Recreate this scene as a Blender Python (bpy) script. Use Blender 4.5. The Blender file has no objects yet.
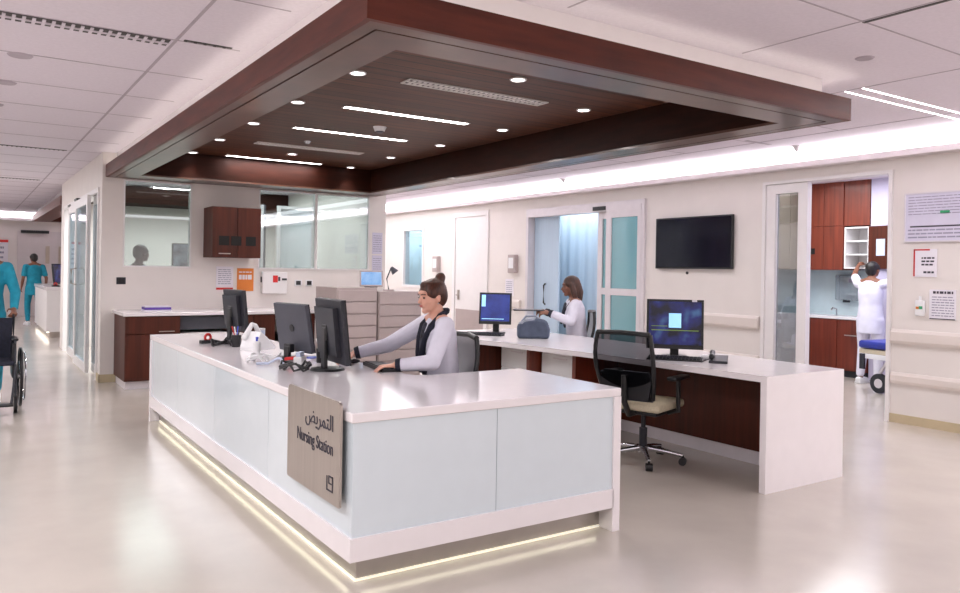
import bpy, bmesh, math, random
from mathutils import Vector, Matrix, Euler
random.seed(4)
C = bpy.context.scene.collection
PI = math.pi
def R(d): return math.radians(d)

# ------------------------------------------------------------------ materials
M = {}
def srgb(c):
    f = lambda v: v/12.92 if v <= .04045 else ((v+.055)/1.055)**2.4
    return (f(c[0]/255), f(c[1]/255), f(c[2]/255), 1)
def mat(name, col, rough=.5, metal=0, emit=None, es=0, noise=.04, nscale=8, stretch=(1, 1, 1), coat=0, spec=.5, bump=0):
    m = bpy.data.materials.new(name); m.use_nodes = True
    nt = m.node_tree; b = nt.nodes['Principled BSDF']
    c = srgb(col)
    tc = nt.nodes.new('ShaderNodeTexCoord'); mp = nt.nodes.new('ShaderNodeMapping'); mp.inputs['Scale'].default_value = stretch
    nz = nt.nodes.new('ShaderNodeTexNoise'); nz.inputs['Scale'].default_value = nscale; nz.inputs['Detail'].default_value = 4
    rp = nt.nodes.new('ShaderNodeValToRGB')
    rp.color_ramp.elements[0].position = .3; rp.color_ramp.elements[1].position = .7
    rp.color_ramp.elements[0].color = tuple(max(0, v*(1-noise*2)) for v in c[:3])+(1,)
    rp.color_ramp.elements[1].color = tuple(min(1, v*(1+noise)) for v in c[:3])+(1,)
    L = nt.links
    L.new(tc.outputs['Object'], mp.inputs['Vector']); L.new(mp.outputs[0], nz.inputs['Vector'])
    L.new(nz.outputs['Fac'], rp.inputs[0]); L.new(rp.outputs[0], b.inputs['Base Color'])
    b.inputs['Roughness'].default_value = rough; b.inputs['Metallic'].default_value = metal
    b.inputs['Coat Weight'].default_value = coat; b.inputs['Coat Roughness'].default_value = .08
    b.inputs['Specular IOR Level'].default_value = spec
    if emit: b.inputs['Emission Color'].default_value = srgb(emit); b.inputs['Emission Strength'].default_value = es
    if bump:
        bp = nt.nodes.new('ShaderNodeBump'); bp.inputs['Strength'].default_value = bump; bp.inputs['Distance'].default_value = .01
        L.new(nz.outputs['Fac'], bp.inputs['Height']); L.new(bp.outputs[0], b.inputs['Normal'])
    M[name] = m; return m
def glassmat(name, tint, refl=.15, rough=.02, haze=0, hazecol=(200, 220, 225)):
    m = bpy.data.materials.new(name); m.use_nodes = True; nt = m.node_tree
    for n in list(nt.nodes): nt.nodes.remove(n)
    out = nt.nodes.new('ShaderNodeOutputMaterial'); t = nt.nodes.new('ShaderNodeBsdfTransparent'); t.inputs[0].default_value = srgb(tint)
    g = nt.nodes.new('ShaderNodeBsdfGlossy'); g.inputs['Roughness'].default_value = rough; g.inputs[0].default_value = (.95, .97, 1, 1)
    mx = nt.nodes.new('ShaderNodeMixShader'); L = nt.links
    lw = nt.nodes.new('ShaderNodeLayerWeight'); lw.inputs[0].default_value = .3
    ma = nt.nodes.new('ShaderNodeMath'); ma.operation = 'MULTIPLY_ADD'; ma.inputs[1].default_value = .5; ma.inputs[2].default_value = refl; ma.use_clamp = True
    L.new(lw.outputs['Fresnel'], ma.inputs[0]); L.new(ma.outputs[0], mx.inputs[0])
    if haze:
        d = nt.nodes.new('ShaderNodeBsdfDiffuse'); d.inputs[0].default_value = srgb(hazecol)
        m2 = nt.nodes.new('ShaderNodeMixShader'); m2.inputs[0].default_value = haze
        L.new(t.outputs[0], m2.inputs[1]); L.new(d.outputs[0], m2.inputs[2]); L.new(m2.outputs[0], mx.inputs[1])
    else: L.new(t.outputs[0], mx.inputs[1])
    L.new(g.outputs[0], mx.inputs[2]); L.new(mx.outputs[0], out.inputs[0]); M[name] = m; return m
def planks(name, col, axis, pitch, gap=.06, rough=.3, noise=.25, stretch=(.6, 9, 9)):
    m = mat(name, col, rough, noise=noise, nscale=3, stretch=stretch, coat=0, spec=.3); nt = m.node_tree; L = nt.links
    b = nt.nodes['Principled BSDF']; src = b.inputs['Base Color'].links[0].from_socket
    tc = nt.nodes.new('ShaderNodeTexCoord'); sp = nt.nodes.new('ShaderNodeSeparateXYZ'); L.new(tc.outputs['Object'], sp.inputs[0])
    d = nt.nodes.new('ShaderNodeMath'); d.operation = 'DIVIDE'; d.inputs[1].default_value = pitch; L.new(sp.outputs[axis], d.inputs[0])
    f = nt.nodes.new('ShaderNodeMath'); f.operation = 'FRACT'; L.new(d.outputs[0], f.inputs[0])
    g = nt.nodes.new('ShaderNodeMath'); g.operation = 'GREATER_THAN'; g.inputs[1].default_value = gap; L.new(f.outputs[0], g.inputs[0])
    fl = nt.nodes.new('ShaderNodeMath'); fl.operation = 'FLOOR'; L.new(d.outputs[0], fl.inputs[0])
    wn = nt.nodes.new('ShaderNodeTexWhiteNoise'); wn.noise_dimensions = '1D'; L.new(fl.outputs[0], wn.inputs['W'])
    mr = nt.nodes.new('ShaderNodeMapRange'); mr.inputs[3].default_value = .75; mr.inputs[4].default_value = 1.15; L.new(wn.outputs[0], mr.inputs[0])
    mu = nt.nodes.new('ShaderNodeMath'); mu.operation = 'MULTIPLY'; L.new(g.outputs[0], mu.inputs[0]); L.new(mr.outputs[0], mu.inputs[1])
    mx = nt.nodes.new('ShaderNodeVectorMath'); mx.operation = 'SCALE'; L.new(src, mx.inputs[0]); L.new(mu.outputs[0], mx.inputs['Scale'])
    L.new(mx.outputs[0], b.inputs['Base Color']); return m
mat('wall_paint', (228, 221, 217), .55, noise=.015, nscale=3)
mat('wall_grey', (214, 206, 206), .6, noise=.015)  # slightly greyer wall tone for the cove ledges and far door
mat('ceiling_tile', (224, 216, 226), .8, noise=.02, nscale=40)
mat('ceiling_line', (180, 170, 180), .8)
mat('floor_vinyl', (196, 187, 178), .2, noise=.035, nscale=2.2, spec=.6, coat=.2).node_tree.nodes['Principled BSDF'].inputs['Coat Roughness'].default_value = .16
mat('white_gloss', (236, 230, 233), .18, noise=.01, coat=.3)
mat('white_paint', (232, 228, 228), .35, noise=.01)
mat('frost_glass', (212, 222, 229), .12, noise=.01, coat=.5)
mat('steel', (182, 173, 166), .34, .85, noise=.035, nscale=3, stretch=(20, 20, .6))
mat('steel_kick', (176, 170, 164), .28, .9, noise=.03)
mat('chrome', (200, 200, 205), .15, 1)
mat('alu', (220, 214, 218), .35, .1, noise=.02)
planks('wood_plank', (86, 48, 30), 'Y', .148, gap=.1, rough=.5)
mat('wood_fascia', (88, 38, 25), .45, noise=.16, nscale=2.5, stretch=(1, 1, 8), coat=0, spec=.3)
mat('wood_ring', (82, 52, 39), .32, noise=.12, nscale=3, stretch=(2, 2, 2), coat=.25)
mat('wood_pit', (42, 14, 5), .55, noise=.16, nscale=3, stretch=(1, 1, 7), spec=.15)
mat('wood_cab', (76, 31, 17), .5, noise=.16, nscale=3, stretch=(9, 9, .4), coat=0, spec=.3)
mat('wood_red', (116, 46, 28), .42, noise=.18, nscale=3, stretch=(9, 9, .4), coat=.15)
mat('black_gap', (14, 12, 12), .8)
mat('black_plastic', (22, 22, 26), .38, noise=.1)
mat('grey_plastic', (70, 72, 82), .42, noise=.06)
mat('dark_grey', (36, 37, 46), .45, noise=.08)
mat('white_plastic', (232, 232, 234), .3, noise=.01)
mat('cream_fabric', (206, 194, 168), .85, noise=.05, nscale=60, bump=.1)
mat('file_grey', (176, 162, 160), .45, noise=.02)
mat('baseboard', (196, 180, 148), .5, noise=.03)
mat('rail', (222, 212, 206), .4, noise=.01)
mat('blue_mattress', (36, 48, 150), .45, noise=.08)
mat('blue_curtain', (188, 208, 226), .7, noise=.02, nscale=4, stretch=(6, 6, .3))
mat('blue_wall', (200, 218, 232), .7, noise=.03)
mat('lavender_wall', (196, 190, 214), .6, noise=.02)
mat('aqua_wall', (206, 224, 230), .5, noise=.02)
mat('teal_cloth', (22, 142, 168), .8, noise=.12, nscale=12, bump=.2)
mat('white_cloth', (226, 224, 238), .75, noise=.04, nscale=9, bump=.25)
mat('bluish_cloth', (196, 206, 228), .8, noise=.06, nscale=9, bump=.2)
mat('navy_cloth', (26, 28, 46), .8, noise=.2, nscale=30)
mat('pattern_cloth', (52, 52, 64), .8, noise=.7, nscale=28)
mat('skin_light', (226, 172, 150), .5, noise=.04, nscale=14)
mat('skin_brown', (128, 82, 62), .5, noise=.05, nscale=14)
mat('skin_dark', (78, 48, 38), .5, noise=.05, nscale=14)
mat('hair_auburn', (74, 37, 22), .45, noise=.35, nscale=14, stretch=(6, 6, 1))
mat('hair_dark', (24, 18, 18), .45, noise=.3, nscale=14, stretch=(6, 6, 1))
mat('hair_brown', (70, 42, 30), .5, noise=.35, nscale=14, stretch=(6, 6, 1))
mat('lip', (190, 92, 90), .4); mat('eye', (40, 28, 24), .2); mat('brow', (70, 40, 28), .7)
mat('red', (196, 34, 34), .5); mat('orange', (214, 122, 44), .5, noise=.03); mat('purple', (92, 62, 160), .5)
mat('blue', (40, 70, 190), .5); mat('green', (60, 160, 110), .5); mat('yellow', (230, 200, 60), .5)
mat('paper', (232, 228, 236), .6, noise=.01); mat('ink', (64, 60, 72), .7); mat('ink_soft', (150, 146, 166), .7)
mat('board_white', (212, 208, 226), .25, noise=.02); mat('bag_blue', (74, 84, 104), .7, noise=.12, nscale=18, bump=.2)
mat('bag_light', (150, 156, 170), .7, noise=.1)
mat('tile_beige', (190, 176, 160), .5)
mat('led', (255, 250, 245), emit=(255, 246, 250), es=9)
mat('led_lin', (255, 250, 245), emit=(255, 248, 246), es=14)
mat('led_dim', (230, 220, 215), emit=(255, 240, 232), es=.5)
mat('led_warm', (255, 240, 190), emit=(255, 248, 236), es=4.5)
mat('led_glow', (250, 246, 230), emit=(255, 249, 232), es=.35)
mat('led_cove', (255, 252, 250), emit=(255, 250, 255), es=20)
mat('slot_dark', (70, 66, 66), .6)
mat('vent_white', (220, 216, 214), .5)
mat('tv_black', (20, 20, 34), .12, noise=.02)
glassmat('pane_mirror', (214, 222, 220), .13)
glassmat('pane_clear', (222, 234, 238), .10)
glassmat('pane_teal', (150, 208, 214), .12, haze=.6, hazecol=(138, 200, 208))
glassmat('pane_tint', (205, 208, 208), .08)
glassmat('mesh_fabric', (150, 150, 154), -.1, .6, haze=.40, hazecol=(20, 20, 24))
glassmat('clear_plastic', (225, 235, 240), .12, .1, haze=.25, hazecol=(225, 232, 240))
def screenmat(name, kind):
    m = bpy.data.materials.new(name); m.use_nodes = True; nt = m.node_tree; L = nt.links; b = nt.nodes['Principled BSDF']
    tc = nt.nodes.new('ShaderNodeTexCoord'); nz = nt.nodes.new('ShaderNodeTexNoise'); nz.inputs['Scale'].default_value = 7
    rp = nt.nodes.new('ShaderNodeValToRGB'); L.new(tc.outputs['Object'], nz.inputs[0])
    cols = {'blue': [(.3, (22, 40, 120)), (.7, (36, 62, 160))], 'night': [(.38, (6, 8, 22)), (.56, (24, 34, 104)), (.74, (70, 110, 150))],
            'sky': [(.3, (96, 156, 226)), (.7, (150, 196, 240))], 'grey': [(.35, (40, 46, 56)), (.6, (150, 160, 170))]}[kind]
    e = rp.color_ramp.elements
    e[0].position = cols[0][0]; e[0].color = srgb(cols[0][1]); e[1].position = cols[-1][0]; e[1].color = srgb(cols[-1][1])
    for p, c in cols[1:-1]: x = e.new(p); x.color = srgb(c)
    L.new(nz.outputs['Fac'], rp.inputs[0]); L.new(rp.outputs[0], b.inputs['Emission Color']); b.inputs['Emission Strength'].default_value = .9
    b.inputs['Base Color'].default_value = (.01, .01, .02, 1); b.inputs['Roughness'].default_value = .25; M[name] = m
for k in ('blue', 'night', 'sky', 'grey'): screenmat('screen_'+k, k)

# ------------------------------------------------------------------ mesh helpers
class MB:
    def __init__(s): s.bm = bmesh.new(); s.mi = 0
    def _fin(s, vs, mtx):
        if mtx is not None: bmesh.ops.transform(s.bm, matrix=mtx, verts=vs)
        for v in vs:
            for f in v.link_faces: f.material_index = s.mi
        return s
    def box(s, x0, y0, z0, x1, y1, z1, bev=0, mtx=None):
        g = bmesh.ops.create_cube(s.bm, size=1); vs = g['verts']
        bmesh.ops.transform(s.bm, matrix=Matrix.Translation(((x0+x1)/2, (y0+y1)/2, (z0+z1)/2)) @ Matrix.Diagonal((abs(x1-x0), abs(y1-y0), abs(z1-z0), 1)), verts=vs)
        if bev:
            es = list({e for v in vs for e in v.link_edges})
            r = bmesh.ops.bevel(s.bm, geom=es, offset=bev, segments=2, profile=.5, affect='EDGES')
            vs = list({v for f in r['faces'] for v in f.verts} | {v for v in vs if v.is_valid})
        return s._fin(vs, mtx)
    def cyl(s, p0, p1, r0, r1=None, seg=20, caps=True):
        p0 = Vector(p0); p1 = Vector(p1); r1 = r0 if r1 is None else r1; d = p1-p0
        g = bmesh.ops.create_cone(s.bm, cap_ends=caps, segments=seg, radius1=max(r0, 1e-5), radius2=max(r1, 1e-5), depth=d.length)
        return s._fin(g['verts'], Matrix.Translation((p0+p1)/2) @ d.to_track_quat('Z', 'Y').to_matrix().to_4x4())
    def ell(s, c, r, rot=None, seg=20):
        g = bmesh.ops.create_uvsphere(s.bm, u_segments=seg, v_segments=max(8, seg//2+2), radius=1)
        m = Matrix.Translation(c)
        if rot is not None: m = m @ rot.to_4x4()
        if not hasattr(r, '__len__'): r = (r, r, r)
        return s._fin(g['verts'], m @ Matrix.Diagonal((r[0], r[1], r[2], 1)))
    def limb(s, pts, rs, seg=14):
        for i, p in enumerate(pts):
            s.ell(p, rs[i], seg=seg)
            if i: s.cyl(pts[i-1], p, rs[i-1], rs[i], seg)
        return s
    def tube(s, pts, r, seg=10):
        pts = [Vector(p) for p in pts]; rings = []
        for i, p in enumerate(pts):
            d = (pts[min(i+1, len(pts)-1)]-pts[max(i-1, 0)]).normalized(); q = d.to_track_quat('Z', 'Y')
            rr = r[i] if hasattr(r, '__len__') else r
            rings.append([s.bm.verts.new(p+q @ Vector((math.cos(2*PI*k/seg)*rr, math.sin(2*PI*k/seg)*rr, 0))) for k in range(seg)])
        fs = []
        for a, b in zip(rings, rings[1:]):
            for k in range(seg): fs.append(s.bm.faces.new((a[k], a[(k+1) % seg], b[(k+1) % seg], b[k])))
        fs.append(s.bm.faces.new(rings[0][::-1])); fs.append(s.bm.faces.new(rings[-1]))
        for f in fs: f.material_index = s.mi
        return s
    def torus(s, c, axis, R0, r, seg=32, ms=8, a0=0, a1=2*PI):
        q = Vector(axis).to_track_quat('Z', 'Y'); full = abs(a1-a0-2*PI) < 1e-6; rings = []
        n = seg if full else seg+1
        for i in range(n):
            a = a0+(a1-a0)*i/seg; ca, sa = math.cos(a), math.sin(a)
            rings.append([s.bm.verts.new(Vector(c)+q @ Vector(((R0+r*math.cos(b))*ca, (R0+r*math.cos(b))*sa, r*math.sin(b)))) for b in [2*PI*k/ms for k in range(ms)]])
        for i in range(seg):
            a, b = rings[i], rings[(i+1) % n]
            for k in range(ms):
                f = s.bm.faces.new((a[k], b[k], b[(k+1) % ms], a[(k+1) % ms])); f.material_index = s.mi
        return s
    def prism(s, poly, a, b, axis='z'):
        def P(u, v, w): return {'z': (u, v, w), 'y': (u, w, v), 'x': (w, u, v)}[axis]
        lo = [s.bm.verts.new(P(u, v, a)) for u, v in poly]; hi = [s.bm.verts.new(P(u, v, b)) for u, v in poly]
        n = len(poly); fs = [s.bm.faces.new(lo[::-1]), s.bm.faces.new(hi)]
        for i in range(n): fs.append(s.bm.faces.new((lo[i], lo[(i+1) % n], hi[(i+1) % n], hi[i])))
        for f in fs: f.material_index = s.mi
        return s
    def build(s, name, mats, parent=None, smooth=False, loc=None, rotz=0):
        bmesh.ops.recalc_face_normals(s.bm, faces=s.bm.faces)
        me = bpy.data.meshes.new(name); s.bm.to_mesh(me); s.bm.free()
        for k in ([mats] if isinstance(mats, str) else mats): me.materials.append(M[k])
        if smooth:
            me.polygons.foreach_set('use_smooth', [True]*len(me.polygons))
            try: me.set_sharp_from_angle(angle=R(38))
            except Exception: pass
        o = bpy.data.objects.new(name, me); C.objects.link(o); o.parent = parent
        if loc: o.location = loc
        o.rotation_euler.z = rotz
        return o
def B(*a, **k): return MB().box(*a, **k)
def thing(name, label, cat, loc=(0, 0, 0), rotz=0, group=None, kind=None):
    o = bpy.data.objects.new(name, None); o.empty_display_size = .1; C.objects.link(o)
    o.location = loc; o.rotation_euler.z = rotz; return tag(o, label, cat, group, kind)
def tag(o, label, cat, group=None, kind=None):
    o['label'] = label; o['category'] = cat
    if group: o['group'] = group
    if kind: o['kind'] = kind
    return o
def struct(o, label, cat):
    return tag(o, label, cat, None, 'structure')
def dup(o, loc, rotz, label=None):
    def cp(s, par):
        c = s.copy(); C.objects.link(c); c.parent = par
        for ch in list(s.children): cp(ch, c)
        return c
    r = cp(o, None); r.location = loc; r.rotation_euler.z = rotz
    if label: r['label'] = label
    return r
CZ = 2.93; WX = 6.548; WY = 7.554; LX = -.06

# ------------------------------------------------------------------ the setting
struct(B(-3.6, -7.2, -.1, 12, 22.3, 0).build('floor', 'floor_vinyl'), 'polished cream vinyl floor reflecting the lights', 'floor')
c = MB()
for r in ((-3.6, -7.2, 12, .02), (-3.6, .02, .1, 22.3), (3.66, .02, 12, 22.3), (.1, 7.5, 3.66, 22.3)): c.box(r[0], r[1], CZ, r[2], r[3], CZ+.1)
struct(c.build('ceiling', 'ceiling_tile'), 'pale suspended tile ceiling', 'ceiling')
# ceiling joints
g = MB(); z0 = CZ-.003
def ln(x0, y0, x1, y1, w=.012): g.box(min(x0, x1)-(w if x0 == x1 else 0)/2, min(y0, y1)-(w if y0 == y1 else 0)/2, z0, max(x0, x1)+(w if x0 == x1 else 0)/2, max(y0, y1)+(w if y0 == y1 else 0)/2, CZ+.001)
ln(-.4, -7, -.4, 22, .02); ln(-1.9, -7, -1.9, 22)
for k in range(22): ln(-3.4, 1.87+.97*(k-4), 0 if 1.87+.97*(k-4) > .0 else -.1, 1.87+.97*(k-4), .01)
ln(2.66, -7, 2.66, -.06); ln(4.13, -7, 4.13, 12); ln(5.6, -7, 5.6, 12); ln(1.2, -7, 1.2, -.06)
for k in range(-4, 13):
    if k != 1: ln((-.1 if k < 1 else 4.0), -.86+.97*k, 5.6, -.86+.97*k, .01)
struct(g.build('trim_1', 'ceiling_line'), 'thin joints of the ceiling tile grid', 'trim')

# right wall with its openings
w = MB()
def seg(y0, y1, z0, z1): w.box(WX, y0, z0, WX+.14, y1, z1)
seg(-7.2, 1.064, 0, CZ); seg(1.064, 2.60, 2.60, CZ); seg(2.60, 4.56, 0, CZ); seg(4.56, 7.34, 2.55, CZ); seg(7.34, 10.97, 0, CZ)
seg(10.97, 11.86, 0, 1.14); seg(10.97, 11.86, 2.37, CZ); seg(11.86, 22.3, 0, CZ)
struct(w.build('wall_right', 'wall_paint'), 'long off-white corridor wall with doors', 'wall')
w = MB()
T = .12
def segb(x0, x1, z0, z1): w.box(x0, WY, z0, x1, WY+T, z1)
segb(LX, .2, 0, CZ); segb(.2, 1.025, 0, 1.48); segb(.2, 1.025, 2.6, CZ); segb(1.025, 1.946, 0, CZ)
segb(1.946, 3.66, 0, 1.48); segb(1.946, 3.66, 2.6, CZ); segb(2.785, 2.822, 1.48, 2.6); segb(3.66, 3.94, 0, CZ)
struct(w.build('wall_back', 'wall_paint'), 'off-white partition wall with observation windows behind the station', 'wall')
struct(B(3.82, WY+T, 0, 3.94, 12.4, CZ).build('wall_inner', 'wall_paint'), 'side of the room block', 'wall')
struct(B(LX, 12.4, 0, 3.94, 12.52, CZ).build('wall_inner_back', 'wall_paint'), 'far side of the room block', 'wall')
struct(B(LX+.12, 11.6, 2.6, 3.82, 12.4, CZ).build('reflection_block', 'wood_pit'), 'added dark brown block standing in for the canopy reflection at the window tops', 'trim')  # added block, its brown imitates the canopy mirrored in the window tops
w = MB(); w.box(LX, 7.674, 2.45, LX+.12, 12.4, CZ); w.box(LX, 11.9, 0, LX+.12, 12.4, 2.45); w.box(LX, 7.674, 0, LX+.12, 7.78, 2.45)
struct(w.build('wall_left_inner', 'wall_paint'), 'white header wall above the glass sliding doors', 'wall')
struct(B(-3.6, -7.2, 0, -3.45, 22.3, CZ).build('wall_left', 'wall_paint'), 'left corridor wall', 'wall')
struct(B(-3.6, -7.3, 0, 12, -7.2, CZ).build('wall_front', 'wall_paint'), 'wall behind the viewer', 'wall')
struct(B(-3.6, 22.2, 0, 12, 22.3, CZ).build('wall_far', 'wall_paint'), 'far end wall of the corridor', 'wall')
# side rooms
w = MB(); w.box(10.0, .7, 0, 10.1, 4.45, CZ); w.box(WX+.14, .6, 0, 10.1, .7, CZ)
struct(w.build('wall_room', 'lavender_wall'), 'lavender wall of the clean utility room', 'wall')
struct(B(WX+.14, 4.36, 0, 10.1, 4.5, CZ).build('wall_room_left', 'aqua_wall'), 'pale wall between the side rooms', 'wall')
w = MB(); w.box(9.0, 4.5, 0, 9.1, 9.0, CZ); w.box(WX+.14, 8.9, 0, 9.1, 9.0, CZ)
struct(w.build('wall_patient_room', 'blue_wall'), 'pale blue wall of the patient room', 'wall')
struct(B(WX+.14, 10.5, 0, WX+1.5, 12.3, CZ).build('wall_far_room', 'aqua_wall'), 'pale wall behind the far corridor window', 'wall') if 0 else None
struct(B(WX+.9, 9.6, 0, WX+1.0, 15.5, CZ).build('wall_far_room', 'aqua_wall'), 'pale wall behind the far corridor window', 'wall')
struct(B(9.5, .7, 0, 9.99, 2.965, CZ).build('wall_room_front', 'lavender_wall'), 'lavender wall panel beside the open cabinet', 'wall')
# baseboards / rails
struct(B(WX-.015, -7.2, 0, WX, 1.05, .09).box(WX-.015, 2.62, 0, WX, 4.54, .09).box(WX-.015, 7.36, 0, WX, 8.5, .09).box(WX-.015, 9.75, 0, WX, 22.2, .09).build('baseboard_right', 'baseboard'), 'beige baseboard', 'baseboard')
struct(B(LX-.012, WY-.012, 0, 3.95, WY, .1).box(LX-.012, WY-.012, 0, LX, 7.78, .1).build('baseboard_back', 'baseboard'), 'beige baseboard at the partition wall', 'baseboard')
# light ledge (cove)
c = MB(); c.prism([(6.38, 2.735), (WX, 2.735), (WX, 2.76), (6.405, 2.76), (6.405, 2.80), (6.38, 2.80)], -7.2, 22.2, 'y')
struct(c.build('trim_2', 'wall_grey'), 'light cove ledge running along the right wall', 'trim')
c = MB(); c.prism([(22.03, 2.70), (22.2, 2.70), (22.2, 2.73), (22.055, 2.73), (22.055, 2.78), (22.03, 2.78)], -3.4, 6.3, 'x')
struct(c.build('trim_3', 'wall_grey'), 'light cove ledge on the far end wall', 'trim')
tag(B(6.43, -7.1, 2.765, 6.50, 22, 2.775).build('cove_light', 'led_cove'), 'white light strip glowing in the cove above the right wall', 'light')
tag(B(-3.4, 22.08, 2.735, 6.2, 22.16, 2.745).build('cove_light', 'led_cove'), 'light strip glowing in the cove of the far end wall', 'light')

# crash rails
def rail(name, y0, y1, z0, z1, label, d=.05):
    o = MB().prism([(WX, z0), (WX-d*.7, z0), (WX-d, z0+.03), (WX-d, z1-.03), (WX-d*.7, z1), (WX, z1)], y0, y1, 'y').build(name, 'rail')
    return tag(o, label, 'rail', kind=None)
rail('crash_rail', -7, 1.03, .82, .965, 'white crash rail on the wall right of the utility room doorway, upper of two')
rail('crash_rail', -7, 1.03, .405, .52, 'white crash rail low on the wall right of the utility room doorway', .04)
rail('crash_rail', 2.65, 4.45, .84, 1.0, 'white crash rail under the wall television')
rail('crash_rail', 2.65, 4.45, .405, .52, 'low white crash rail under the wall television, near the floor', .04)
rail('crash_rail', 7.5, 8.45, .84, 1.0, 'white crash rail between the white door and the blue patient room')

# ------------------------------------------------------------------ doors and windows
def frame(mb, x0, x1, y0, y1, z0, z1, t, bottom=True):   # frame in the YZ plane
    mb.box(x0, y0, z0, x1, y0+t, z1); mb.box(x0, y1-t, z0, x1, y1, z1); mb.box(x0, y0+t, z1-t, x1, y1-t, z1)
    if bottom: mb.box(x0, y0+t, z0, x1, y1-t, z0+t)
def framex(mb, y0, y1, x0, x1, z0, z1, t):
    mb.box(x0, y0, z0, x0+t, y1, z1); mb.box(x1-t, y0, z0, x1, y1, z1); mb.box(x0+t, y0, z1-t, x1-t, y1, z1); mb.box(x0+t, y0, z0, x1-t, y1, z0+t)
# utility room doorway
d = thing('door_1', 'open utility room doorway with tall glass sidelight', 'door', kind='structure')
m = MB(); m.box(WX-.03, 1.045, 0, WX+.16, 1.085, 2.585); m.box(WX-.03, 1.045, 2.585, WX+.16, 2.62, 2.62); m.box(WX-.03, 2.58, 0, WX+.16, 2.62, 2.585)
m.build('frame', 'white_paint', d)
m = MB(); m.box(WX-.01, 2.03, .02, WX+.07, 2.15, 2.58); m.box(WX-.01, 2.45, .02, WX+.07, 2.575, 2.58); m.box(WX-.01, 2.15, 2.47, WX+.07, 2.45, 2.58); m.box(WX-.01, 2.15, .02, WX+.07, 2.45, .14); m.build('sidelight_frame', 'white_paint', d)
B(WX+.025, 2.14, .13, WX+.035, 2.44, 2.47).build('glass_pane', 'pane_tint', d)
# patient room sliding door
d = thing('door_2', 'aluminium sliding door of the patient room with teal glass leaves, standing open', 'door', kind='structure')
m = MB(); frame(m, WX-.04, WX+.16, 4.56, 7.34, 0, 2.56, .06, False); m.box(WX-.05, 4.62, 2.42, WX+.10, 7.28, 2.50)
m.build('frame', 'alu', d)
def leaf(x, y0, y1, g0, g1, mt='pane_teal'):
    m = MB(); m.box(x, y0, .03, x+.045, g0, 2.44); m.box(x, g1, .03, x+.045, y1, 2.44)
    for z0, z1 in ((.03, .14), (1.17, 1.27), (2.32, 2.44)): m.box(x, g0, z0, x+.045, g1, z1)
    m.build('sliding_leaf', 'alu', d); l = d.children[-1]
    B(x+.018, g0, .14, x+.026, g1, 1.17).build('glass_pane', mt, l); B(x+.018, g0, 1.27, x+.026, g1, 2.32).build('glass_pane', mt, l)
leaf(WX-.045, 4.62, 5.34, 4.69, 5.23); leaf(WX+.03, 5.26, 5.60, 5.34, 5.50)
B(WX-.07, 5.35, 2.44, WX-.04, 5.62, 2.50).build('closer', 'black_plastic', d)
# bluish leaf in the opening with a black handle
m = MB(); m.box(WX+.10, 6.62, .03, WX+.13, 7.27, 2.42); m.build('frosted_leaf', 'blue_curtain', d); l = d.children[-1]
MB().tube([(WX+.09, 6.95, .95), (WX+.055, 6.95, .98), (WX+.055, 6.95, 1.27), (WX+.09, 6.95, 1.30)], .014).build('handle', 'black_plastic', l, True)
# curtain
c = MB(); n = 90; pts = []
for i in range(n+1):
    y = 4.6+3.4*i/n; pts.append((7.25+.012*math.sin(i*1.05)+.01*math.sin(i*.37), y))
c.prism(pts+[(x+.006, y) for x, y in reversed(pts)], .25, 2.7, 'z')
tag(c.build('privacy_curtain', 'blue_curtain', smooth=True), 'pale blue privacy curtain hanging inside the open patient room', 'curtain')
# white door
d = thing('door_3', 'closed white door further down the right wall', 'door', kind='structure')
m = MB(); frame(m, WX-.03, WX+.02, 8.52, 9.76, 0, 2.62, .09, False); m.build('frame', 'white_paint', d)
B(WX-.012, 8.62, .01, WX+.0, 9.66, 2.52, .003).build('leaf', 'white_paint', d)
l = d.children[-1]; B(WX-.03, 9.50, .93, WX-.012, 9.56, 1.12, .003).tube([(WX-.03, 9.53, 1.02), (WX-.07, 9.53, 1.02), (WX-.07, 9.42, 1.02)], .011).build('handle', 'steel', l)
B(WX-.018, 8.66, .12, WX-.012, 9.62, .75).build('kick_plate', 'file_grey', l)
# far window
d = thing('window_1', 'narrow window far along the right wall', 'window', kind='structure')
m = MB(); frame(m, WX-.02, WX+.1, 10.95, 11.88, 1.12, 2.39, .05); m.build('frame', 'white_paint', d)
B(WX+.03, 11.0, 1.17, WX+.036, 11.83, 2.34).build('pane', 'pane_clear', d)
# partition windows
for i, (x0, x1, lb) in enumerate(((.19, 1.035, 'reflective observation window beside the wall cabinet, leftmost'), (1.946, 2.80, 'reflective observation window right of the wooden wall cabinet'), (2.80, 3.66, 'reflective observation window at the right end of the partition'))):
    d = thing('window_%d' % (i+2), lb, 'window', kind='structure')
    m = MB(); framex(m, WY-.012, WY+.10, x0, x1, 1.475, 2.605, .018); m.build('frame', 'white_paint', d)
    B(x0+.018, WY+.01, 1.493, x1-.018, WY+.018, 2.587).build('pane', 'pane_mirror', d)
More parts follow.
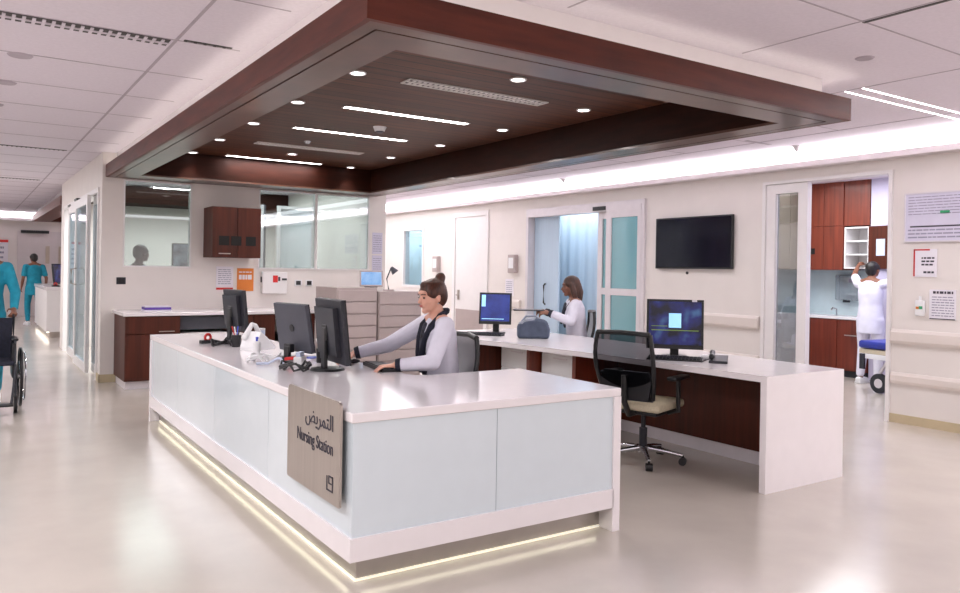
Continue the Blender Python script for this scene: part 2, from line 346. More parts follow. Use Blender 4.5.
# left sliding doors of the room block
d = thing('door_4', 'glass sliding doors of the room behind the station, seen edge-on', 'door', kind='structure')
m = MB(); m.box(LX-.02, 7.78, 0, LX+.14, 7.84, 2.5); m.box(LX-.02, 11.84, 0, LX+.14, 11.9, 2.5); m.box(LX-.02, 7.84, 2.44, LX+.14, 11.84, 2.5); m.build('frame', 'white_paint', d)
for (y0, y1, xo) in ((8.35, 9.75, -.075), (7.84, 8.60, .03), (9.95, 11.2, -.02)):
    m = MB(); frame(m, LX+xo, LX+xo+.045, y0, y1, .03, 2.44, .12); m.build('sliding_leaf', 'white_paint', d); l = d.children[-1]
    B(LX+xo+.018, y0+.12, .15, LX+xo+.026, y1-.12, 2.32).build('glass_pane', 'pane_clear', l)
    if xo == -.075:
        MB().tube([(LX+xo, 9.45, 1.2), (LX+xo-.07, 9.45, 1.22), (LX+xo-.07, 9.45, 1.42), (LX+xo, 9.45, 1.44)], .013).build('handle', 'steel', l, True)
    B(LX+xo-.015, y1-.3, 2.44, LX+xo+.05, y1, 2.47).build('closer', 'black_plastic', d)
# far end door
d = thing('door_5', 'pale double door with black closer at the far end of the corridor', 'door', kind='structure')
B(-.28, 22.17, 0, .95, 22.2, 2.42).build('leaf', 'wall_grey', d); B(-.2, 22.12, 2.36, .5, 22.18, 2.44).build('closer', 'black_plastic', d)
for x in (.42, .75): B(x, 22.15, 1.5, x+.1, 22.17, 2.0).build('vision_panel', 'tile_beige', d)

# ------------------------------------------------------------------ canopy
cx0, cx1, cy0, cy1, zb, zt = -.024, 3.761, -.144, 7.552, 2.614, 2.771
cn = thing('ceiling_canopy', 'large dark wood canopy hanging over the nursing station with recessed pit of lights', 'canopy', ((cx0+cx1)/2, (cy0+cy1)/2, zb))
def rel(o):
    o.location = (-cn.location.x, -cn.location.y, -cn.location.z); return o
def ring(mb, x0, x1, y0, y1, X0, X1, Y0, Y1, z0, z1):  # outer small letters, inner capitals
    mb.box(x0, y0, z0, x1, Y0, z1); mb.box(x0, Y1, z0, x1, y1, z1); mb.box(x0, Y0, z0, X0, Y1, z1); mb.box(X1, Y0, z0, x1, Y1, z1)
m = MB(); ring(m, cx0, cx1, cy0, cy1, cx0+.03, cx1-.03, cy0+.03, cy1-.03, zb, zt); rel(m.build('fascia', 'wood_fascia', cn))
m = MB(); ring(m, cx0+.03, cx1-.03, cy0+.03, cy1-.03, cx0+.1, cx1-.1, cy0+.125, cy1-.1, zb, zb+.02); rel(m.build('soffit_rim', 'wood_ring', cn))
m = MB(); ring(m, cx0+.1, cx1-.1, cy0+.125, cy1-.1, cx0+.112, cx1-.112, cy0+.137, cy1-.112, zb+.01, zb+.02); rel(m.build('shadow_groove', 'black_gap', cn))
px0, px1, py0, py1, pz = .31, 3.45, .225, 7.08, 2.95
m = MB(); ring(m, cx0+.112, cx1-.112, cy0+.137, cy1-.112, px0, px1, py0, py1, zb, zb+.02); rel(m.build('soffit', 'wood_ring', cn))
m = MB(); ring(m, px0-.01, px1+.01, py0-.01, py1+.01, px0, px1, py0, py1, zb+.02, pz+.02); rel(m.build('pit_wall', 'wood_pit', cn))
rel(B(px0, py0, pz, px1, py1, pz+.03).build('plank_ceiling', 'wood_plank', cn))
m = MB(); ring(m, .10, 3.66, .02, 7.5, .13, 3.63, .05, 7.47, zt-.1, CZ); rel(m.build('upstand', 'white_gloss', cn))
# tight lid above pit
rel(B(.1, .02, CZ+.1, 3.66, 7.5, CZ+.12).build('top_panel', 'black_gap', cn))
m = MB(); ring(m, .02, 3.72, -.10, 7.51, .05, 3.69, -.07, 7.48, zt-.03, zt-.02); tag(m.build('cove_light', 'led_warm'), 'warm light strip glowing on top of the wood canopy', 'light')
# downlights
def downlight():
    t = thing('downlight', '', 'light', group='downlights in the wood canopy')
    MB().torus((0, 0, -.004), (0, 0, 1), .058, .008, 24, 6).build('trim_ring', 'white_paint', t, True)
    MB().cyl((0, 0, -.004), (0, 0, 0), .054, .054, 20).build('lens', 'led', t)
    return t
dl = downlight(); first = True
spots = [(.90, 1.98+1.243*k) for k in range(5)]+[(3.07, 1.95+1.25*k) for k in range(5)]+[(1.957, 1.42), (1.954, 6.25)]
side = ['nearest', 'second nearest', 'middle', 'second farthest', 'farthest']
for i, (x, y) in enumerate(spots):
    lb = ('%s of the five round downlights along the canopy\'s %s side' % (side[i % 5], 'left' if i < 5 else 'right')) if i < 10 else ('round downlight on the canopy centre line, %s' % ('near the front vent' if i == 10 else 'in front of the farthest light bar'))
    o = dl if i == 0 else dup(dl, (0, 0, 0), 0)
    o['label'] = lb; o.location = (x, y, pz-.001)
    L = bpy.data.lights.new('downlight_lamp', 'SPOT'); L.energy = 22; L.spot_size = R(84); L.spot_blend = .6; L.shadow_soft_size = .05; L.color = (1, .93, .9)
    lo = bpy.data.objects.new('downlight_lamp', L); C.objects.link(lo); lo.location = (x, y, pz-.03)
for y, lb in ((3.165, 'long bright light bar in the canopy, nearest of three'), (4.442, 'long bright light bar in the canopy, middle of three'), (6.94, 'long bright light bar in the canopy, farthest of three')):
    t = thing('linear_light', lb, 'light', (1.965, y, pz), group='light bars in the wood canopy')
    m = MB(); ring(m, -.66, .66, -.05, .05, -.65, .65, -.04, .04, -.006, 0); m.build('frame', 'white_paint', t); B(-.65, -.04, -.004, .65, .04, -.001).build('diffuser', 'led_lin', t)
    L = bpy.data.lights.new('bar_lamp', 'AREA'); L.shape = 'RECTANGLE'; L.size = 1.2; L.size_y = .08; L.energy = 20; L.color = (1, .95, .95)
    lo = bpy.data.objects.new('bar_lamp', L); C.objects.link(lo); lo.location = (1.965, y, pz-.02)
for y, nm, lb in ((1.98, 'linear_vent', 'slotted white air vent in the canopy, in front of the light bars'), (5.65, 'linear_vent', 'dim slotted air vent in the canopy between the middle and farthest light bars')):
    t = thing(nm, lb, 'vent', (1.965, y, pz))
    B(-.66, -.07, -.003, .66, .07, 0).build('backing', 'slot_dark', t)
    m = MB(); ring(m, -.67, .67, -.08, .08, -.655, .655, -.065, .065, -.01, 0)
    m.box(-.65, -.012, -.01, .65, .012, -.003)
    for k in range(27):
        x = -.62+k*.0475; m.box(x, -.062, -.008, x+.022, .062, -.003)
    m.build('louver', 'vent_white', t)
t = thing('smoke_detector', 'round smoke detector between two light bars in the canopy', 'detector', (2.01, 3.87, pz))
MB().cyl((0, 0, -.045), (0, 0, 0), .05, .07).build('base', 'white_plastic', t, True); MB().cyl((0, 0, -.06), (0, 0, -.045), .03, .045).build('sensor', 'grey_plastic', t, True)
tag(MB().cyl((1.75, 5.2, pz-.03), (1.75, 5.2, pz), .02, .04).build('sprinkler', 'chrome', smooth=True), 'small sprinkler head in the canopy planks', 'sprinkler') 

# ceiling vents and lights outside the canopy
def slot(x0, x1, y, w, lb, nm='linear_vent', dark=True):
    t = thing(nm, lb, 'vent', ((x0+x1)/2, y, CZ)); h = (x1-x0)/2
    B(-h, -w/2, -.004, h, w/2, 0).build('backing', 'slot_dark', t)
    m = MB(); n = max(2, int((x1-x0)/.05))
    for k in range(n):
        x = -h+k*(2*h/n); m.box(x, -w/2+.01, -.01, x+.018, w/2-.01, -.004)
    if w > .08: m.box(-h, -.008, -.012, h, .008, -.004)
    m.build('louver', 'ceiling_tile' if w > .08 else 'slot_dark', t)
slot(-2.2, -.43, 1.96, .15, 'dark slotted air vent in the corridor ceiling at the upper left')
slot(-.36, -.06, 1.84, .03, 'short thin dark slot in the ceiling beside the canopy')
slot(-2.2, -.45, 7.72, .06, 'thin dark slot vent further along the left corridor ceiling')
slot(-2.0, -.45, 11.93, .05, 'thin dark slot vent in the far left corridor ceiling')
t = thing('linear_vent', 'thin dark slot vent in the ceiling at the upper right corner', 'vent', (2.69, -1.15, CZ)); B(-.012, -.35, -.004, .012, .3, 0).build('slot', 'slot_dark', t)
for y, lb in ((.0, 'thin bright ceiling track right of the canopy, nearer of two'), (.14, 'thin bright ceiling track right of the canopy, farther of two')):
    tag(B(4.15, y-.008, CZ-.004, 6.3, y+.003, CZ).build('light_track', 'led'), lb, 'light')
for i, (x, y, lb) in enumerate(((6.1, 1.88, 'small cone sprinkler under the bright cove, nearer the doorway'), (6.13, 5.9, 'small cone sprinkler under the bright cove above the patient room'))):
    tag(MB().cyl((x, y, CZ-.012), (x, y, CZ), .055, .055).cyl((x, y, CZ-.07), (x, y, CZ-.012), .012, .04).build('sprinkler', 'alu', smooth=True), lb, 'sprinkler')
tag(B(5.4, 1.98, CZ-.004, 5.8, 2.03, CZ).build('ceiling_vent', 'ceiling_line'), 'short thin slot in the ceiling near the cove', 'vent')
for k, (x, y) in enumerate(((-1.2, 2.9), (-1.25, 3.9), (-1.3, 4.95))):
    tag(MB().cyl((x, y, CZ-.01), (x, y, CZ), .07, .08).build('ceiling_speaker', 'ceiling_line', smooth=True), ['faint round ceiling disc on the far left, nearest of three', 'faint round ceiling disc on the far left, middle of three', 'faint round ceiling disc on the far left, farthest of three'][k], 'speaker')
tag(MB().cyl((3.38, -.46, CZ-.008), (3.38, -.46, CZ), .05, .06).build('ceiling_speaker', 'ceiling_line', smooth=True), 'small faint disc in the ceiling at the upper right', 'speaker')

# ------------------------------------------------------------------ nursing counter
Lx, Ly, hc = 1.70, 4.70, .83
nc = thing('nursing_counter', 'long white L-shaped nursing station counter with pale blue frosted glass panels', 'counter')
th = .048; D = .87; DF = 1.0
MB().prism([(0, 0), (Lx, 0), (Lx, DF), (D+.12, DF), (D+.03, DF+.03), (D, DF+.12), (D, Ly), (0, Ly)], hc-th, hc, 'z').build('countertop', 'white_gloss', nc)
o = nc.children[-1]; bv = o.modifiers.new('bevel', 'BEVEL'); bv.width = .006; bv.segments = 2; bv.limit_method = 'ANGLE'
m = MB(); m.box(0, 0, .137, Lx-.05, .05, .247); m.box(0, .05, .137, .05, Ly-.05, .247); m.build('lower_band', 'white_gloss', nc)
B(Lx-.055, 0, 0, Lx, DF-.02, hc-th).build('end_panel', 'white_gloss', nc)
B(0, Ly-.05, 0, D, Ly, hc-th).build('end_panel', 'white_gloss', nc)
B(.012, .012, .247, .825, .03, hc-th).build('glass_panel', 'frost_glass', nc); B(.829, .012, .247, Lx-.055, .03, hc-th).build('glass_panel', 'frost_glass', nc)
ys = [.031, 1.21, 2.40, 3.58, Ly-.05]
for a, b in zip(ys, ys[1:]): B(.012, a+(.0 if a < .1 else .002), .247, .03, b-.002, hc-th).build('glass_panel', 'frost_glass', nc)
m = MB(); m.box(.085, .115, 0, Lx-.055, .13, .137); m.box(.085, .13, 0, .10, Ly-.05, .137); m.build('toe_kick', 'steel_kick', nc)
m = MB(); m.box(.074, .104, .001, Lx-.06, .114, .012); m.box(.074, .114, .001, .084, Ly-.1, .012); m.build('glow_strip', 'led_glow', nc)
m = MB(); m.box(.06, .09, .137, Lx-.055, .12, hc-th); m.box(.06, .12, .137, .09, Ly-.05, hc-th); m.build('inner_panel', 'white_paint', nc)
# sign
sg = thing('nursing_station_sign', 'brushed steel sign plate on the counter front reading Nursing Station', 'sign', (-.022, .42, .62))
pl = []
y0, y1, z0_, z1_, rr = -.352, .352, -.245, .252, .03
for cy, cz, a0 in ((y1-rr, z1_-rr, 0), (y0+rr, z1_-rr, 90), (y0+rr*.4, z0_+rr*.4, 180), (y1-rr*.4, z0_+rr*.4, 270)):
    q = rr if a0 < 180 else rr*.4
    for k in range(5): a = R(a0+k*22.5); pl.append((cy+q*math.cos(a), cz+q*math.sin(a)))
MB().prism(pl, -.006, .006, 'x').build('plate', 'steel', sg)
def text(body, size, loc, rot, m, parent=None, name='lettering', ext=.001, align='LEFT', sx=1):
    cu = bpy.data.curves.new(name, 'FONT'); cu.body = body; cu.size = size; cu.extrude = ext; cu.align_x = align
    ob = bpy.data.objects.new(name+'_tmp', cu); C.objects.link(ob); bpy.context.view_layer.update()
    me = bpy.data.meshes.new_from_object(ob.evaluated_get(bpy.context.evaluated_depsgraph_get()))
    bpy.data.objects.remove(ob); me.materials.clear(); me.materials.append(M[m])
    o = bpy.data.objects.new(name, me); C.objects.link(o); o.location = loc; o.rotation_euler = rot; o.scale = (sx, 1, 1); o.parent = parent
    return o
rotL = (R(90), 0, R(-90))   # readable from -X
text('\uFEBE\uFEF3\uFEAE\uFEE4\uFE98\uFEDF\uFE8D', .105, (-.0075, -.275, .10), rotL, 'ink', sg, 'arabic_lettering', align='RIGHT')
text('Nursing Station', .093, (-.0075, -.275, -.015), rotL, 'ink', sg, 'lettering', align='RIGHT', sx=.82)
m = MB()
for a in ((-.27, -.20, .07, .008), (-.27, -.20, .008, .07)): pass
def sq(y, z, w, h): m.box(-.0085, y, z, -.006, y+w, z+h)
sq(-.275, -.19, .075, .007); sq(-.275, -.122, .045, .007); sq(-.275, -.19, .007, .075); sq(-.207, -.19, .007, .07); sq(-.26, -.155, .035, .006); sq(-.23, -.155, .006, .04)
m.build('emblem', 'ink', sg)

# ------------------------------------------------------------------ right desk
dk = thing('white_desk', 'long white waterfall-end desk with dark wood panels behind the station', 'desk')
hd = .807
MB().prism([(3.08, .02), (4.0, .02), (4.06, 1.6), (4.08, 4.3), (2.72, 4.3), (2.76, 3.3), (2.86, 2.9), (3.02, 1.6)], hd-.045, hd).build('desktop', 'white_gloss', dk)
B(3.08, .02, 0, 4.0, .07, hd-.045).build('end_panel', 'white_gloss', dk)
B(3.72, .07, .11, 3.76, 2.15, hd-.045).build('modesty_panel', 'wood_cab', dk)
B(3.74, .07, 0, 3.78, 2.15, .11).build('toe_kick', 'alu', dk)
for y in (2.15, 2.85): B(3.2, y, .02, 3.8, y+.05, hd-.045).build('partition', 'wood_red', dk)
for y in (2.22, 2.92):
    B(3.34, y, .02, 3.8, y+.6, .70).build('drawer_pedestal', 'white_paint', dk)
    for k in range(3):
        f = B(3.322, y+.01, .05+k*.215, 3.34, y+.59, .05+k*.215+.205, .004).build('drawer', 'white_plastic', dk)
        B(3.312, y+.2, .22+k*.215, 3.322, y+.4, .232+k*.215).build('drawer_pull', 'alu', f)
B(3.05, 3.56, .02, 3.9, 4.25, hd-.045).build('cabinet', 'wood_cab', dk)

# ------------------------------------------------------------------ back counter and cabinets
bc = thing('back_counter', 'white topped counter with dark wood cabinets along the partition wall', 'counter', (0, 0, 0))
B(.075, 6.70, .885, 2.5, WY-.001, .925, .004).build('countertop', 'white_gloss', bc)
B(.10, 6.74, .1, .73, WY-.02, .885).build('cabinet', 'wood_cab', bc); k = bc.children[-1]
B(.105, 6.722, .13, .725, 6.738, .66, .003).build('cabinet_door', 'wood_cab', k); B(.105, 6.722, .67, .725, 6.738, .875, .003).build('drawer', 'wood_cab', k)
B(.48, 6.705, .69, .66, 6.722, .70).build('handle', 'steel', k); B(.48, 6.705, .60, .66, 6.722, .61).build('handle', 'steel', k)
B(.12, 6.80, 0, .73, WY-.05, .1).build('toe_kick', 'alu', bc)
B(.74, 6.85, .70, 1.33, WY-.02, .86).build('drawer_box', 'grey_plastic', bc)
B(.74, 6.82, .08, 1.33, WY-.02, .66).build('white_pedestal', 'white_paint', bc); k = bc.children[-1]
for i in range(2): B(.75, 6.805, .1+i*.28, 1.32, 6.82, .1+i*.28+.265, .004).build('drawer', 'white_plastic', k)
B(1.34, 6.74, .1, 1.93, WY-.02, .885).build('cabinet', 'wood_cab', bc); k = bc.children[-1]
B(1.345, 6.722, .13, 1.635, 6.738, .875, .003).build('cabinet_door', 'wood_cab', k); B(1.64, 6.722, .13, 1.925, 6.738, .875, .003).build('cabinet_door', 'wood_cab', k)
B(1.34, 6.80, 0, 1.93, WY-.05, .1).build('toe_kick', 'alu', bc)
t = thing('computer_tower', 'black computer tower under the back counter beside the wood cabinet', 'computer', (2.12, 7.1, 0))
B(-.1, -.25, .02, .1, .25, .6, .008).build('case', 'black_plastic', t); B(-.09, -.262, .05, .09, -.25, .57).build('front_panel', 'dark_grey', t)
B(2.45, 6.78, 0, 2.5, WY-.02, .885).build('end_panel', 'wood_cab', bc)
# wall cabinet
t = thing('wall_cabinet', 'dark wood wall cabinet with three square glove openings between the windows', 'cabinet', (1.515, WY, 1.62))
B(-.32, -.45, 0, .32, -.001, .67).build('carcass', 'wood_cab', t)
B(-.318, -.468, .003, -.003, -.451, .667, .003).build('cabinet_door', 'wood_cab', t); B(.003, -.468, .003, .318, -.451, .667, .003).build('cabinet_door', 'wood_cab', t)
for x in (-.235, -.075, .12): B(x-.005, -.472, .16, x+.13, -.469, .285).build('glove_opening', 'black_gap', t)
B(-.24, -.485, .045, -.09, -.47, .058).build('handle', 'steel', t)
# grey lateral files
def files(x, w, h, lb):
    t = thing('filing_cabinet', lb, 'cabinet', (x, 5.6, 0), group='grey drawer cabinets')
    B(0, 0, .03, w, .68, h).build('carcass', 'file_grey', t); B(.02, .02, 0, w-.02, .62, .03).build('plinth', 'dark_grey', t)
    n = 8; hh = (h-.06)/n
    for k in range(n):
        f = B(.012, -.018, .04+k*hh, w-.012, 0, .04+(k+1)*hh-.012, .003).build('drawer', 'file_grey', t)
    return t
files(2.31, .545, 1.262, 'left grey metal drawer cabinet, slightly taller one')
files(2.875, .62, 1.215, 'right grey metal drawer cabinet, slightly lower one behind the seated woman')

# ------------------------------------------------------------------ computers
def monitor(loc, rotz, lb, w=.42, h=.35, scr='screen_night', tilt=6, lift=.10, back='dark_grey', logo=False, bulge=True, kind='monitor', tag_white=False):
    # screen faces local -Y
    t = thing('computer_monitor', lb, kind, loc, rotz)
    tm = Matrix.Translation((0, 0, lift+h/2)) @ Matrix.Rotation(R(-tilt), 4, 'X')
    B(-w/2, 0, -h/2, w/2, .028, h/2, .006, tm).build('housing', back, t)
    m = MB()
    if bulge: m.prism([(-w*.36, -h*.36), (w*.36, -h*.36), (w*.36, h*.38), (-w*.36, h*.38)], .028, .062, 'y'); m.bm.transform(tm); m.build('back_bulge', back, t)
    else: m.bm.free()
    B(-w/2+.018, -.002, -h/2+.035, w/2-.018, 0, h/2-.018, 0, tm).build('screen', scr, t)
    m = MB(); m.mi = 0
    fr = .018
    m.box(-w/2, -.008, -h/2, w/2, .002, -h/2+.034, .002, tm); m.box(-w/2, -.008, h/2-fr, w/2, .002, h/2, .002, tm)
    m.box(-w/2, -.008, -h/2+.034, -w/2+fr, .002, h/2-fr, .002, tm); m.box(w/2-fr, -.008, -h/2+.034, w/2, .002, h/2-fr, .002, tm)
    m.build('bezel', 'black_plastic', t)
    m = MB(); nh = .12 if logo else .55; m.box(-.035, .05, .0, .035, .075, lift+h*nh, .006); m.box(-.045, .03, lift+h*(nh-.2 if nh > .3 else 0), .045, .07, lift+h*(nh+.05), .006); m.build('neck', 'black_plastic', t)
    m = MB(); m.cyl((0, .04, 0), (0, .04, .014), .115, .105, 32); m.build('foot', 'black_plastic', t, True)
    if logo:
        m = MB(); m.cyl((0, .063 if bulge else .029, 0), (0, .066 if bulge else .032, 0), .028, .028, 24); m.bm.transform(tm); m.build('logo_disc', 'black_plastic', t)
    return t
def keyboard(loc, rotz, lb, m0='black_plastic'):
    t = thing('keyboard', lb, 'keyboard', loc, rotz)
    MB().prism([(-.07, 0), (.07, 0), (.07, .024), (-.07, .012)], -.215, .215, 'x').build('tray', m0, t)
    k = MB()
    for r in range(5):
        for c_ in range(14): k.box(-.205+c_*.0293, -.06+r*.025, .012+r*.002, -.205+c_*.0293+.024, -.06+r*.025+.02, .021+r*.0021)
    k.build('keys', 'dark_grey', t); return t
def rz(nx, ny): return math.atan2(ny, nx)+PI/2   # screen normal (local -Y) -> (nx,ny)
CT = hc
monitor((.50, 3.56, CT), rz(.9, .1), 'dark computer monitor seen from behind on the far end of the counter', .42, .36, 'screen_night', 6, .11)
monitor((.54, 2.22, CT), rz(.97, .2), 'flat backed dark screen with a round badge, middle of the counter', .44, .36, 'screen_night', 10, .05, 'grey_plastic', True, False)
monitor((.54, 1.50, CT), rz(.97, -.05), 'large dark monitor seen from behind, in front of the seated woman', .50, .42, 'screen_night', 6, .05)
keyboard((.86, 1.42, CT), R(90-8), 'black keyboard under the seated woman\'s hands')
monitor((3.42, 1.16, hd), rz(-.72, -.70), 'black desktop monitor with night sky picture on the white desk', .46, .41, 'screen_night', 5, .07)
keyboard((3.27, 1.02, hd), rz(-.8, -.6), 'black keyboard in front of the night sky monitor')
monitor((3.42, 3.78, hd), rz(-.70, -.70), 'black monitor with plain blue screen at the far end of the white desk', .36, .35, 'screen_blue', 5, .10)
keyboard((3.16, 3.62, hd), rz(-.8, -.6), 'black keyboard in front of the blue screen monitor')
# small content on the night screen: white dialog
t = thing('screen_window', 'pale blue window shown on the night sky screen', 'image') if 0 else None
for o in list(bpy.data.objects):
    if o.name.startswith('computer_monitor') and 'night sky' in o['label']:
        tm = Matrix.Translation((0, 0, .07+.41/2)) @ Matrix.Rotation(R(-5), 4, 'X')
        scr = [c for c in o.children if c.name.startswith('screen')][0]
        m = MB(); m.box(-.05, -.0035, -.03, .05, -.002, .09, 0, tm); mat('dialog', (150, 200, 226), emit=(150, 205, 235), es=.9); m.build('picture_window', 'dialog', scr)
        m = MB(); m.box(.135, -.0095, .187, .175, -.008, .203, 0, tm); m.build('sticker', 'paper', o)
        m = MB()
        m.box(-.19, -.0035, -.055, .19, -.002, -.048, 0, tm); m.box(-.19, -.0035, -.02, -.06, -.002, -.015, 0, tm); mat('glow', (90, 120, 60), emit=(120, 140, 70), es=.5); m.build('picture_lights', 'glow', scr)
    if o.name.startswith('computer_monitor') and 'plain blue' in o['label']:
        tm = Matrix.Translation((0, 0, .10+.35/2)) @ Matrix.Rotation(R(-5), 4, 'X')
        scr = [c for c in o.children if c.name.startswith('screen')][0]
        m = MB(); m.box(-.155, -.0035, .02, -.11, -.002, .15, 0, tm); m.box(-.15, -.0035, -.12, .1, -.002, -.112, 0, tm); m.build('picture_window', 'dialog', scr)
# mouse / phone on desk
t = thing('desk_telephone', 'small black desk telephone beside the keyboard on the white desk', 'telephone', (3.46, .74, hd), rz(-.8, -.6))
MB().prism([(-.09, 0), (.09, 0), (.09, .05), (-.09, .02)], -.07, .07, 'x').build('base', 'dark_grey', t)
MB().limb([(-.05, -.07, .05), (-.05, 0, .066), (-.05, .07, .07)], [.022, .014, .022]).build('handset', 'black_plastic', t, True)
MB().tube([(-.05, -.07, .04), (-.12, -.1, .01), (-.14, 0, .008), (-.1, .08, .01)], .004).build('cord', 'black_plastic', t, True)
t = thing('computer_mouse', 'white mouse and cable beside the night sky monitor', 'mouse', (3.60, .98, hd), .5)
MB().ell((0, 0, .016), (.03, .05, .016)).build('shell', 'white_plastic', t, True)
# bag
t = thing('equipment_bag', 'small blue-grey soft bag with light top on the white desk', 'bag', (3.43, 3.10, hd), R(-33.6))
m = MB(); m.prism([(-.165, .0), (.165, .0), (.172, .10), (.14, .19), (.03, .21), (-.10, .19), (-.165, .13)], -.09, .09, 'y'); b_ = m.build('bag_body', 'bag_blue', t, True)
bv = b_.modifiers.new('b', 'BEVEL'); bv.width = .03; bv.segments = 3
MB().tube([(-.12, 0, .17), (-.08, 0, .225), (.02, 0, .235), (.06, 0, .20)], .012).build('strap', 'bag_light', t, True)
MB().prism([(-.15, .15), (-.09, .195), (.02, .215), (.0, .17)], -.085, .085, 'y').build('top_flap', 'bag_light', t)
# white phone on counter
t = thing('desk_telephone', 'white desk telephone standing on the counter next to the far monitor', 'telephone', (.50, 2.96, CT), R(-60))
MB().prism([(-.11, 0), (.11, 0), (.11, .025), (.0, .11), (-.06, .15), (-.11, .03)], -.085, .085, 'x').build('base', 'white_plastic', t)
MB().limb([(-.05, -.10, .10), (-.05, -.02, .20), (-.05, .02, .19), (-.05, .10, .07)], [.024, .018, .018, .026]).build('handset', 'white_plastic', t, True)
MB().torus((0, .12, .008), (0, 0, 1), .05, .005).build('cord', 'white_plastic', t, True)
# clutter on the counter
def small(name, cat, lb, loc, rotz, build):
    t = thing(name, lb, cat, loc, rotz); build(t); return t
def tape(t):
    B(-.07, -.025, 0, .07, .025, .03, .006).build('base', 'black_plastic', t); MB().torus((0, 0, .05), (0, 1, 0), .028, .012, 20, 6).build('roll', 'red', t, True)
small('tape_dispenser', 'tape dispenser', 'red and black tape dispenser in front of the far monitor', (.27, 3.62, CT), .3, tape)
def cup(t):
    MB().cyl((0, 0, 0), (0, 0, .10), .036, .04, 20).build('cup', 'black_plastic', t, True)
    for k, (a, mt) in enumerate(((.0, 'blue'), (1.5, 'red'), (3.0, 'white_plastic'), (4.4, 'ink'))):
        MB().cyl((0, 0, .05), (.04*math.cos(a), .04*math.sin(a), .17), .005, .005, 8).build('pen', mt, t)
small('pen_cup', 'cup', 'black cup of pens beside the large near monitor', (.62, 1.90, CT), 0, cup)
small('pen_cup', 'cup', 'black cup of pens at the foot of the far monitor', (.40, 3.22, CT), 1, cup)
def staple(t):
    MB().prism([(-.07, 0), (.07, 0), (.07, .015), (-.05, .02)], -.018, .018, 'y').build('base', 'black_plastic', t)
    MB().prism([(-.06, .028), (.075, .05), (.075, .065), (-.06, .05)], -.016, .016, 'y').build('arm', 'red', t)
small('stapler', 'stapler', 'red topped stapler between the two near screens', (.40, 1.86, CT), R(-40), staple)
def san(t):
    MB().cyl((0, 0, 0), (0, 0, .11), .028, .028).ell((0, 0, .11), (.028, .028, .015)).build('bottle', 'white_plastic', t, True)
    MB().cyl((0, 0, .11), (0, 0, .15), .008, .008).box(-.03, -.008, .145, .012, .008, .155).build('pump', 'blue', t)
small('sanitizer_bottle', 'bottle', 'small white pump bottle half hidden behind the near monitor', (.68, 1.66, CT), R(40), san)
small('sanitizer_bottle', 'bottle', 'small white pump bottle in front of the badge screen', (.30, 2.36, CT), R(80), san)
def cords(mt, r=.006, s=1):
    def f(t):
        pts = [(s*.09*math.cos(a*.9)*(1+.2*math.sin(a*2)), s*.07*math.sin(a*.9), .008+.012*(k % 5)) for k, a in enumerate([i*.5 for i in range(26)])]
        MB().tube(pts, r, 8).build('coil', mt, t, True)
        MB().ell((s*.09, 0, .02), (.022, .03, .018)).build('plug', mt, t, True)
    return f
small('cable_coil', 'cable', 'tangle of white cable in front of the badge screen', (.27, 2.10, CT), 0, cords('white_plastic', .009, 1.1))
small('cable_coil', 'cable', 'tangle of black cable at the foot of the near monitor', (.30, 1.56, CT), 2, cords('black_plastic', .008, 1.1))
small('cable_coil', 'cable', 'tangle of black cable at the foot of the far monitor', (.32, 3.36, CT), 1, cords('black_plastic', .008, 1.2))
def scope(t):
    MB().tube([(-.12, 0, .012), (-.06, .05, .012), (.02, .04, .05), (.08, -.02, .06), (.12, -.05, .015)], .009).build('tubing', 'bluish_cloth', t, True)
    MB().cyl((.12, -.05, 0), (.12, -.05, .02), .025).build('chest_piece', 'chrome', t, True)
small('stethoscope', 'stethoscope', 'light blue stethoscope lying beside the near monitor foot', (.24, 1.84, CT), R(-50), scope)
def mouse(t): MB().ell((0, 0, .016), (.03, .05, .016)).build('shell', 'black_plastic', t, True)
def notes(t):
    B(-.07, -.05, 0, .07, .05, .018, .002).build('pages', 'paper', t); B(-.07, -.05, .018, .07, .05, .021).build('cover', 'blue', t)
small('notebook', 'notebook', 'small blue covered notebook under the badge screen', (.62, 2.06, CT), .4, notes)
def hold(t):
    B(-.05, -.03, 0, .05, .03, .07, .006).build('holder', 'white_plastic', t); B(-.04, -.015, .07, .04, .015, .10).build('cards', 'bluish_cloth', t)
small('card_holder', 'holder', 'white card holder by the foot of the large near monitor', (.40, 1.74, CT), R(50), hold)
def wipes(t):
    MB().cyl((0, 0, 0), (0, 0, .12), .04).build('tub', 'bluish_cloth', t, True); MB().cyl((0, 0, .12), (0, 0, .135), .041).build('lid', 'white_plastic', t, True)
small('wipes_tub', 'tub', 'pale tub of wipes behind the far monitor foot', (.66, 3.40, CT), 0, wipes)
small('computer_mouse', 'mouse', 'black mouse near the keyboard of the seated woman', (.80, 1.76, CT), 1.2, mouse)
tag(MB().cyl((.045, .72, CT), (.045, .72, CT+.004), .015).build('grommet', 'dark_grey'), 'tiny dark cap on the counter edge above the steel sign', 'grommet')

